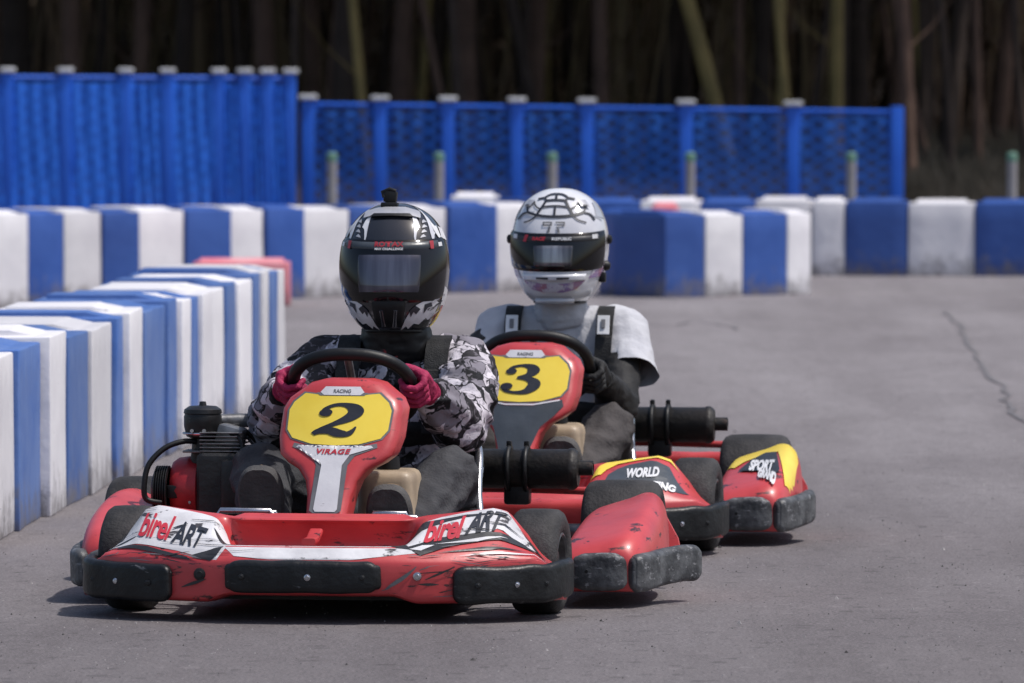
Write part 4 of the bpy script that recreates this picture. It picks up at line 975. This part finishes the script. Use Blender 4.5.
        g = soft('glove', blobs, .0022, gm, body, 1, wrinkle(.0009, 60, (1, 1, 1), 3))
        tube('glove_cuff', [wr.lerp(base, .35), wr.lerp(base, -.05), wr + (wr - base).normalized() * .015], [.030, .032, .033], gm if style == 2 else M['glove_black'], g, 18)
    make_helmet(body, V((sx, .895, .838)), style, -3 if style == 2 else -2, 2 if style == 2 else -2)
    return body

K2 = (-.4425, 18.0, 0); K3 = (.008, 20.30, 0)
make_kart(2, K2, R(-7.5), 'red racing kart in front with yellow number 2 plate and scraped white nose stickers', 2)
make_kart(3, K3, R(-6.2), 'red racing kart behind with yellow number 3 plate and yellow and black stickers', 3)
make_driver(K2, R(-7.5), 2, 'kart driver in black full-face helmet with action camera, camouflage jacket and magenta gloves')
make_driver(K3, R(-6.2), 3, 'kart driver in white full-face helmet with web pattern, grey t-shirt and black arm sleeves')

# ------------------------------------------------------------------ ground
def sheet(name, x0, x1, y0, y1, z, mat):
    return tag(mesh(name, [(x0, y0, z), (x1, y0, z), (x1, y1, z), (x0, y1, z)], [(0, 1, 2, 3)], mat, None, False), kind='structure')
sheet('ground', -600, 600, -60, 900, -.004, M['earth'])
sheet('race_track', -40, 40, -10, 50.5, 0, M['asphalt'])
def crack(pts, w):
    P = cat(pts, 6); vs, fs = [], []
    for i, (x, y) in enumerate(P):
        a, b = P[max(i - 1, 0)], P[min(i + 1, len(P) - 1)]; tx, ty = b[0] - a[0], b[1] - a[1]; l = math.hypot(tx, ty)
        ww = w * (.55 + .9 * abs(noise.noise(Vector((x * 5, y * 2.3, 1))))); j = noise.noise(Vector((x * 9, y * 4, 4))) * .05
        nx, ny = -ty / l, tx / l
        vs += [(x + nx * ww + j, y + ny * ww, .004), (x - nx * ww + j, y - ny * ww, .004)]
    for i in range(len(P) - 1): fs.append((2 * i, 2 * i + 1, 2 * i + 3, 2 * i + 2))
    tag(mesh('track_crack', vs, fs, M['crack'], None, False), kind='structure')
def gp(px, py):      # a point of the flat ground from where it shows in the photograph
    s = (py - 60) / CAMH; Y = F / s; return ((px - 512) / s, Y)
crack([gp(945, 312), gp(958, 322), gp(968, 340), gp(978, 360), gp(992, 378), gp(1004, 392), gp(1012, 410), gp(1030, 428)], .015)
crack([gp(620, 322), gp(668, 326), gp(700, 322), gp(740, 330)], .012)

def grit():
    rnd = random.Random(21); vs, fs = [], []
    for _ in range(5200):
        y = rnd.uniform(15.6, 34); x = rnd.uniform(-.085, .085) * y; r = rnd.uniform(.0012, .0032) * (1 + (rnd.random() < .02) * 1.5); i = len(vs)
        for q in range(4):
            a = q * 1.571 + rnd.random(); vs.append((x + r * math.cos(a), y + r * math.sin(a), .0002))
        vs.append((x + rnd.uniform(-.3, .3) * r, y, r * rnd.uniform(.8, 1.5)))
        fs += [(i, i + 1, i + 4), (i + 1, i + 2, i + 4), (i + 2, i + 3, i + 4), (i + 3, i, i + 4)]
    tag(mesh('grit', vs, fs, M['grit'], None, False), 'loose stone grit scattered over the grey track', 'grit', None, 'stuff')
M['grit'] = worn('stone_grit', (.30, .28, .28), (.06, .055, .055), 3, .9, lo=.46, hi=.54)
grit()
# ------------------------------------------------------------------ barrier blocks
def block_mesh(name, w, d, h, mat, seed):
    """w along the row, d deep, standing on z=0, front face on local y=0 looking to -y"""
    rnd = random.Random(seed); bm = bmesh.new(); bmesh.ops.create_cube(bm, size=1)
    for v in bm.verts: v.co = Vector((v.co.x * w, (v.co.y + .5) * d, (v.co.z + .5) * h))
    top = max(bm.faces, key=lambda f: f.calc_center_median().z)
    bmesh.ops.inset_individual(bm, faces=[top], thickness=min(w, d) * .17, depth=0)
    ex = bmesh.ops.extrude_face_region(bm, geom=[top]); nv = [g for g in ex['geom'] if isinstance(g, bmesh.types.BMVert)]
    bmesh.ops.delete(bm, geom=[top], context='FACES_ONLY')
    for v in nv:
        v.co.z += .020
        if v.co.y < d * .5: v.co.y += d * .16
    bmesh.ops.bevel(bm, geom=[e for e in bm.edges if len(e.link_faces) == 2 and e.calc_face_angle(0) > .5], offset=.0055, segments=2, profile=.5, affect='EDGES')
    bmesh.ops.triangulate(bm, faces=bm.faces[:]); subdiv(bm, .16)
    o = Vector((rnd.random() * 50, 0, 0))
    for v in bm.verts:
        n = noise.noise(v.co * 3.2 + o); v.co.y += n * .005; v.co.x += noise.noise(v.co * 2.2 - o) * .003
        v.co.x *= 1 - .012 * (v.co.z / h)
        if v.co.z > h * .9: v.co.z += noise.noise(v.co * 4 + o) * .003
    return from_bm(name, bm, mat, None, True, 40)
CNT = {}
ORD = ['nearest', 'second', 'third', 'fourth', 'fifth', 'sixth', 'seventh', 'eighth', 'ninth', 'tenth', 'eleventh', 'twelfth', 'thirteenth']
def block(p0, p1, d, h, col, row, label, blue='bar_blue', jit=.026):
    """block between two ground points of its front edge"""
    a, b = Vector((p0[0], p0[1], 0)), Vector((p1[0], p1[1], 0)); w = (b - a).length
    CNT[row] = CNT.get(row, 0) + 1
    mat = {'W': M['bar_white'], 'B': M[blue], 'R': M['bar_red']}[col]
    o = block_mesh('barrier_block', w - .006, d * random.uniform(.97, 1.03), h * random.uniform(.978, 1.02), mat, hash((row, CNT[row])) & 0xffff)
    jit = .007 if 'beside' in row else jit; c = (a + b) / 2; ang = math.atan2(b.y - a.y, b.x - a.x)
    nrm = Vector((math.sin(ang), -math.cos(ang), 0))
    o.location = c + nrm * random.uniform(-jit, jit); o.rotation_euler = (0, 0, ang + random.uniform(-1.6, 1.6) * jit + (R(random.uniform(.8, 1.9)) if 'beside' in row else 0))
    tag(o, label, 'barrier', row); return o
NAME = {'W': 'white', 'B': 'blue', 'R': 'red'}
# the long wall on the left: runs away from the camera, front faces look to the track
def wall_pt(px):
    Y = 19824 / (958 - px); return (-1.47 + .062 * (Y - 20.7), Y)
edges = [(-38, 'B'), (-12, 'W'), (16, 'B'), (45, 'W'), (66, 'B'), (88, 'W'), (115, 'B'), (124, 'W'), (143, 'B'), (167, 'B'), (179, 'W'), (190, 'B'), (199, 'W'), (213, 'W'), (226, 'B'), (238, 'W'), (253, 'B'), (261, 'W'), (269, 'B'), (277, 'W'), (285, None)]
cc = {}
for (e0, c0), (e1, _) in zip(edges, edges[1:]):
    i = cc.get(c0, 0); cc[c0] = i + 1
    if e0 < -12: lab = 'blue barrier block just outside the left picture edge in the wall beside the karts'
    else:
        if c0 == 'B': i -= 1
        lab = '%s %s plastic barrier block along the left wall beside the karts' % (ORD[i], NAME[c0])
    # the row runs away from the camera, the track side is +x: the front edge is walked so that its normal is +x
    p0, p1 = wall_pt(e0), wall_pt(e1)
    block(p0, p1, .48, .535, c0, 'barrier blocks of the wall beside the karts', lab)
# the far row on the left, seen at a slant
def slant_pt(px):
    # line from (-2.86, 40.0) to (-.36, 42.6)
    ax, ay, bx, by = -2.86, 40.0, -.36, 42.6; k = (px - 512) / F
    t = (ax - k * ay) / (k * (by - ay) - (bx - ax)); return (ax + t * (bx - ax), ay + t * (by - ay))
edges = [(-50, 'B'), (-14, 'W'), (30, 'B'), (65, 'W'), (104, 'B'), (140, 'W'), (186, 'B'), (231, 'W'), (266, 'B'), (304, 'W'), (352, 'B'), (398, 'W'), (448, 'B'), (497, 'W'), (548, 'B'), (590, None)]
cc = {}
for (e0, c0), (e1, _) in zip(edges, edges[1:]):
    i = cc.get(c0, 0); cc[c0] = i + 1
    if e0 < -14: lab = 'blue barrier block of the far slanting row just outside the left picture edge'
    else:
        if c0 == 'B': i -= 1
        lab = '%s %s barrier block from the left in the far row under the tall blue fence' % (['first'][0] if i == 0 else ORD[i], NAME[c0])
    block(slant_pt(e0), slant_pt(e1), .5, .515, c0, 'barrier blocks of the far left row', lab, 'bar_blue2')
# the corner cluster right of the white helmet
def line_pt(px, A, B):
    k = (px - 512) / F; t = (A[0] - k * A[1]) / (k * (B[1] - A[1]) - (B[0] - A[0])); return (A[0] + t * (B[0] - A[0]), A[1] + t * (B[1] - A[1]))
A = ((665 - 512) / F * 41.75, 41.75); B = ((812 - 512) / F * 42.5, 42.5)
labs = ['blue barrier block at the left corner of the cluster right of the white helmet', 'white barrier block next to the corner block right of the white helmet', 'blue barrier block third along the cluster right of the white helmet', 'narrow white barrier block at the right end of the cluster right of the white helmet']
for (e0, c0), (e1, _), lb in zip([(665, 'B'), (705, 'W'), (743, 'B'), (787, 'W'), (811, None)], [(705, 0), (743, 0), (787, 0), (811, 0)], labs):
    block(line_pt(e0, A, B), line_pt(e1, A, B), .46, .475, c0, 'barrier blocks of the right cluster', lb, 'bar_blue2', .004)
A = ((598 - 512) / F * 42.6, 42.6); B = ((665 - 512) / F * 41.78, 41.78)
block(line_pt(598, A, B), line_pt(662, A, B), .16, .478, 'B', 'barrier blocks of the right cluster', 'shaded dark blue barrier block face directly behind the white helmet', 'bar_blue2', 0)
# the far right row
A = (1.45, 45.4); B = (3.9, 46.05)
ed = [(560, 'B'), (640, 'W'), (700, 'B'), (755, 'W'), (812, 'W'), (845, 'B'), (908, 'W'), (975, 'B'), (1038, 'W'), (1100, None)]
rl = ['hidden blue block of the far right row behind the shaded block', 'white block of the far right row behind the corner cluster, left one', 'blue block of the far right row behind the corner cluster', 'white block of the far right row peeping over the narrow white block', 'white block of the far right row just right of the cluster', 'large blue block of the far right row below the fence end', 'large white block of the far right row between two blue blocks', 'large blue block at the right picture edge in the far right row', 'white block of the far right row just outside the right picture edge']
for (e0, c0), (e1, _), lb in zip(ed, ed[1:], rl):
    Aq, Bq = ((512 - 512) / F * 46.2, 46.2), ((1100 - 512) / F * 45.9, 45.9)
    block(line_pt(e0, Aq, Bq), line_pt(e1, Aq, Bq), .5, .475, c0, 'barrier blocks of the far right row', lb, 'bar_blue2', .004)
# low red and white blocks
for (px0, px1, Y, h, d, c, lb) in ((192, 290, 40.4, .245, .3, 'R', 'low red barrier block behind the far end of the left wall'), (652, 680, 44.2, .485, .4, 'R', 'red barrier block peeping over the cluster right of the white helmet'), (450, 500, 43.9, .55, .4, 'W', 'white barrier block standing behind the far row between the two helmets')):
    block(((px0 - 512) / F * Y, Y), ((px1 - 512) / F * Y, Y), d, h, c, 'single barrier blocks', lb, 'bar_blue2', 0)

# ------------------------------------------------------------------ fences
def fence(name, label, pxs, Y0, Y1, ht0, ht1, netm, post_w, caps):
    f = empty(name, ((pxs[0] - 512) / F * Y0, Y0, 0)); tag(f, label, 'fence', 'blue fences behind the track')
    base = f.location.copy(); n = len(pxs)
    def at(i):
        t = (pxs[i] - pxs[0]) / (pxs[-1] - pxs[0]); Y = Y0 + (Y1 - Y0) * t
        return Vector(((pxs[i] - 512) / F * Y, Y, 0)) - base, ht0 + (ht1 - ht0) * t
    for i in range(n):
        p, h = at(i)
        po = box('post', p + Vector((0, 0, h / 2)), (post_w, post_w, h), M['fence_metal'], f, .008)
        if i in caps: box('post_cap', p + Vector((0, 0, h + .012)), (post_w * 1.5, post_w * 1.5, .036), M['cap_white'], po, .012)
        if i + 1 < n:
            q, h2 = at(i + 1); d = (q - p); L = d.length; ang = math.atan2(d.y, d.x); u = d / L
            nseg = 14; vs, fs = [], []
            for k in range(nseg + 1):
                c = p + d * (k / nseg); hh = h + (h2 - h) * k / nseg; sag = -.02 * math.sin(math.pi * k / nseg)
                for m_ in range(5):
                    z = .05 + (hh - .06 + sag - .05) * m_ / 4
                    vs.append(c + Vector((0, .02 * math.sin(k * 1.7 + m_ * 1.3 + i) - .02, z)))
            for k in range(nseg):
                for m_ in range(4): fs.append((k * 5 + m_, (k + 1) * 5 + m_, (k + 1) * 5 + m_ + 1, k * 5 + m_ + 1))
            mesh('net_panel', vs, fs, netm, f, True)
            for zz in (h - .045, .06):
                tube('rail', [p + u * post_w * .5 + Vector((0, .01, zz)), q - u * post_w * .5 + Vector((0, .01, zz + h2 - h))], .018, M['fence_metal'], f, 8)
    return f
fence('tall_blue_fence', 'taller fence of dense bright blue net with white post caps at the left', [-112, -50, 8, 66, 126, 168, 219, 245, 268, 291], 53.0, 53.6, 1.30, 1.285, M['net_dense'], .075, set(range(10)))
fence('low_blue_fence', 'lower see-through blue net fence with white post caps ending right of the middle', [308, 380, 448, 517, 587, 686, 793, 897], 55.0, 54.4, 1.085, 1.03, M['net_open'], .095, set(range(7)))
# thin grey stakes with green tops
for px, lb in ((332, 'leftmost grey stake with green top in front of the blue fence'), (439, 'grey stake with green top between the two helmets'), (552, 'grey stake with green top just above the white helmet'), (690, 'grey stake with green top above the barrier cluster'), (851, 'grey stake with green top near the right end of the blue fence'), (1012, 'grey stake with green top at the right edge before the dry grass')):
    Y = 50.2; o = empty('marker_stake', ((px - 512) / F * Y, Y, 0)); tag(o, lb, 'stake', 'grey marker stakes')
    ht = .735
    sh = tube('shaft', [(0, 0, 0), (0, 0, ht - .06)], .034, M['stake'], o, 12)
    lathe('cap', [(ht - .06, .037), (ht - .01, .037), (ht, .028), (ht + .004, .0001)], M['stake_green'], o, 'Z', (0, 0, 0), 14)

# ------------------------------------------------------------------ woods
def trunk_mesh(h, r, lean, seed, bamboo=False):
    rnd = random.Random(seed); n = 22; pts = []; rad = []
    for i in range(n + 1):
        t = i / n; z = h * t
        pts.append((lean[0] * z + .12 * noise.noise(Vector((seed * 3.1, z * .35, 0))) * (1 if not bamboo else .4), lean[1] * z + .12 * noise.noise(Vector((z * .35, seed * 1.7, 5))), z))
        rad.append(r * (1.18 - .75 * t if i else 1.5))
    vs, fs = [], []; m = 10
    for (p, t, a, b), rr in zip(frames(pts), rad):
        for k in range(m):
            an = 2 * math.pi * k / m; j = 1 + .12 * noise.noise(Vector((k * 1.3, p.z * 2, seed)))
            vs.append(p + a * rr * j * math.cos(an) + b * rr * j * math.sin(an))
    for i in range(n):
        for k in range(m): fs.append((i * m + k, i * m + (k + 1) % m, (i + 1) * m + (k + 1) % m, (i + 1) * m + k))
    fs.append(tuple(n * m + k for k in range(m)))
    return vs, fs, pts
def crown_data(seed, h):
    rnd = random.Random(seed); vs, fs = [], []
    for c in range(26):
        cz = rnd.uniform(.36, 1.05) * h; rr = (1.9 - 1.2 * abs(cz / h - .6)) ; a = rnd.uniform(0, 6.28); d = rnd.uniform(.2, rr)
        cx, cy = d * math.cos(a), d * math.sin(a); cr = rnd.uniform(.5, .95)
        for l in range(46):
            p = Vector((rnd.gauss(0, 1), rnd.gauss(0, 1), rnd.gauss(0, .7))); p = p.normalized() * cr * rnd.random() ** .4 + Vector((cx, cy, cz))
            u = Vector((rnd.gauss(0, 1), rnd.gauss(0, 1), rnd.gauss(0, .5))).normalized(); w = u.cross(Vector((rnd.gauss(0, 1), rnd.gauss(0, 1), rnd.gauss(0, 1)))).normalized()
            s = rnd.uniform(.12, .24); i = len(vs)
            vs += [p - u * s, p + w * s * .5, p + u * s, p - w * s * .5]; fs.append((i, i + 1, i + 2, i + 3))
    me = bpy.data.meshes.new('crown'); me.from_pydata([tuple(v) for v in vs], [], fs); me.materials.append(M['leaf']); return me
CROWNS = [crown_data(i, 11) for i in range(3)]
TN = [0]
def tree(px, Y, r, lean, kind, label, group, h=11):
    TN[0] += 1; X = (px - 512) / F * Y
    t = empty('bamboo' if kind == 'bark_yellow' else 'forest_tree', (X, Y, 0)); tag(t, label, 'tree', group)
    vs, fs, pts = trunk_mesh(h, r, lean, TN[0], kind == 'bark_yellow')
    tr = mesh('trunk', vs, fs, M[kind], t)
    cr = bpy.data.objects.new('crown', CROWNS[TN[0] % 3]); COL.objects.link(cr); cr.parent = t; cr.rotation_euler = (0, 0, TN[0] * 1.3); cr.location = (lean[0] * h * .6, lean[1] * h * .6, .3)
    # a few bare twigs low on the stem
    rnd = random.Random(TN[0])
    for q in range(1):
        z = rnd.uniform(.9, 3.2); a = rnd.uniform(0, 6.28); l = rnd.uniform(.4, 1.0); b0 = Vector((lean[0] * z, lean[1] * z, z))
        tube('branch', [b0, b0 + Vector((math.cos(a) * l * .5, math.sin(a) * l * .5, l * .35)), b0 + Vector((math.cos(a) * l, math.sin(a) * l, l * .9))], [r * .18, r * .10, r * .03], M[kind], tr, 5)
spec = [(604, 63, .060, (-.01, 0), 'bark_brown', 'straight reddish brown trunk rising above the white helmet'),
        (744, 62, .062, (-.27, 0), 'bark_yellow', 'yellowish stem leaning to the left behind the low fence'),
        (838, 62, .055, (.005, 0), 'bark_yellow', 'upright yellowish stem behind the right part of the low fence'),
        (916, 60, .055, (-.075, 0), 'bark_brown', 'brown trunk just right of the fence end, leaning slightly left'),
        (566, 64, .05, (-.22, 0), 'bark', 'thin dark trunk leaning left behind the white helmet'),
        (946, 64, .07, (.05, 0), 'bark', 'dark trunk right of the brown trunk beyond the fence end'),
        (985, 66, .07, (.12, 0), 'bark_brown', 'brown trunk leaning right near the right picture edge'),
        (527, 65, .09, (.06, 0), 'bark_brown', 'pale brown trunk left of the white helmet, leaning right'),
        (345, 63, .09, (.03, 0), 'bark', 'dim brown trunk above the black helmet'),
        (402, 64, .08, (.04, 0), 'bark_brown', 'dim reddish trunk right of the black helmet'),
        (268, 64, .09, (-.04, 0), 'bark_brown', 'dim brown trunk above the step between the two fences'),
        (72, 64, .08, (.01, 0), 'bark_brown', 'dim olive brown trunk at the far left above the tall fence'),
        (760, 66, .08, (.02, 0), 'bark', 'broad dark trunk behind the leaning yellow stem'),
        (886, 66, .06, (.08, 0), 'bark_brown', 'slim brown trunk behind the fence end, leaning right')]
for s in spec: tree(s[0], s[1], s[2], s[3], s[4], s[5], 'trees one can tell apart behind the fence')
rt = random.Random(5)
for i in range(95):
    Y = rt.uniform(64, 96); px = rt.uniform(-180, 1204)
    tree(px, Y, rt.uniform(.05, .12), (rt.gauss(0, .06), 0), rt.choice(['bark', 'bark', 'bark', 'bark_brown']), 'dark trunk among many alike in the shaded woods', 'dark trunks deep in the woods')
for i in range(70):
    Y = rt.uniform(60.5, 74); px = rt.uniform(-150, 1174)
    tree(px, Y, rt.uniform(.026, .046), (rt.gauss(0, .10), 0), rt.choice(['bark', 'bark_brown', 'bark_yellow', 'bark']), 'thin blurred stem among many alike in the shaded woods', 'thin stems deep in the woods', 9)
# a dense wooded bank closes the view
def bank():
    vs, fs = [], []; nx, ny = 60, 14
    for j in range(ny + 1):
        for i in range(nx + 1):
            x = -34 + 68 * i / nx; y = 62 + 60 * (j / ny); z = -.05 + max(0, (y - 96)) * .9 + .5 * noise.noise(Vector((x * .2, y * .2, 0))) * (j > 2) + .05
            vs.append((x, y, z if j else -.05))
    for j in range(ny):
        for i in range(nx): a = j * (nx + 1) + i; fs.append((a, a + 1, a + nx + 2, a + nx + 1))
    tag(mesh('hill', vs, fs, M['earth']), kind='structure')
bank()
def leaves_stuff(name, mat, n, xr, yr, zr, size, seed, label, cat_, tall=False):
    rnd = random.Random(seed); vs, fs = [], []
    for _ in range(n):
        x, y = rnd.uniform(*xr), rnd.uniform(*yr); z = zr(x, y, rnd); s = rnd.uniform(*size)
        if tall:
            dx, dy = rnd.gauss(0, .35) * s, rnd.gauss(0, .35) * s; w = s * .05 + .004; i = len(vs)
            vs += [(x - w, y, z), (x + w, y, z), (x + dx * .5 + w * .6, y + dy * .5, z + s * .6), (x + dx, y + dy, z + s)]
            fs.append((i, i + 1, i + 2, i + 3))
        else:
            u = Vector((rnd.gauss(0, 1), rnd.gauss(0, 1), rnd.gauss(0, 1))).normalized(); w = u.cross(Vector((rnd.gauss(0, 1), rnd.gauss(0, 1), rnd.gauss(0, 1)))).normalized(); p = Vector((x, y, z)); i = len(vs)
            vs += [p - u * s, p + w * s * .5, p + u * s, p - w * s * .5]; fs.append((i, i + 1, i + 2, i + 3))
    tag(mesh(name, vs, fs, mat, None, False), label, cat_, None, 'stuff')
leaves_stuff('undergrowth', M['undergrowth'], 26000, (-13, 13), (72, 100), lambda x, y, r: abs(r.gauss(0, 1)) * (1.6 + (y - 72) * .08), (.10, .30), 3, 'dark tangled undergrowth filling the shaded woods', 'undergrowth')
leaves_stuff('far_foliage', M['undergrowth'], 14000, (-15, 15), (99, 106), lambda x, y, r: r.uniform(0, 9), (.25, .6), 8, 'dense dark foliage closing the woods behind the trunks', 'foliage')
leaves_stuff('canopy', M['leaf'], 10000, (-22, 22), (71, 104), lambda x, y, r: r.uniform(4.6, 9.5), (.25, .55), 6, 'leafy canopy over the woods', 'foliage')
def cane_mass():
    rnd = random.Random(33); vs, fs = [], []
    for _ in range(2600):
        y = 67 + 30 * rnd.random() ** .8; x = rnd.uniform(-.13, .13) * y; h = rnd.uniform(4.5, 7); w = rnd.uniform(.007, .022); lx = rnd.gauss(0, .10) * h; b = rnd.gauss(0, .25); i = len(vs)
        for q in range(6):
            t = q / 5; cx = x + lx * t + b * t * (1 - t); ww = w * (1 - .5 * t)
            vs += [(cx - ww, y, h * t), (cx, y - ww, h * t), (cx + ww, y, h * t)]
        for q in range(5):
            for e in range(2): a = i + q * 3 + e; fs.append((a, a + 1, a + 4, a + 3))
    tag(mesh('cane_thicket', vs, fs, M['cane'], None, True), 'thicket of thin brown canes filling the woods between the trunks', 'thicket', None, 'stuff')
M['cane'] = worn('brown_canes', (.30, .195, .135), (.20, .155, .085), .35, .9, 0, .1, bumps=0)
cane_mass()
leaves_stuff('dry_grass', M['dry_grass'], 15000, (1.6, 9.5), (56.5, 66), lambda x, y, r: max(0, (y - 56.5) * .035), (.18, .5), 4, 'pale dry grass and stalks on the bank right of the fence end', 'grass', True)
leaves_stuff('verge_grass', M['undergrowth'], 9000, (-9, 2), (55.5, 66), lambda x, y, r: 0, (.15, .45), 9, 'dark rough grass behind the blue fences', 'grass', True)

# ------------------------------------------------------------------ camera, sky, sun
cam = bpy.data.cameras.new('camera'); co = bpy.data.objects.new('camera', cam); COL.objects.link(co)
cam.sensor_width = 36; cam.lens = F / 1024 * 36; cam.clip_end = 3000; cam.clip_start = .5
co.location = (0, 0, CAMH); co.rotation_euler = (R(90) - math.atan((341.5 - 60) / F), 0, 0)
cam.dof.use_dof = True; cam.dof.focus_distance = 18.1; cam.dof.aperture_fstop = 8.0
scene.camera = co
SUN = Vector((.44, -.10, .89)).normalized()
el = math.asin(SUN.z); az = math.atan2(SUN.x, SUN.y)
w = bpy.data.worlds.new('World'); scene.world = w; w.use_nodes = True; nt = w.node_tree
sky = nt.nodes.new('ShaderNodeTexSky'); sky.sky_type = 'NISHITA'; sky.sun_disc = False; sky.sun_elevation = el; sky.sun_rotation = az
sky.air_density = 1.0; sky.dust_density = 2.5; sky.ozone_density = 1.0
bg = nt.nodes['Background']; bg.inputs[1].default_value = .135; nt.links.new(sky.outputs[0], bg.inputs[0])
sl = bpy.data.lights.new('sun', 'SUN'); sl.energy = 3.6; sl.angle = R(2.0); sl.color = (1, .965, .92)
so = bpy.data.objects.new('sun', sl); COL.objects.link(so); so.rotation_euler = (-SUN).to_track_quat('-Z', 'Y').to_euler()
scene.view_settings.view_transform = 'Standard'; scene.view_settings.look = 'None'; scene.view_settings.exposure = 0
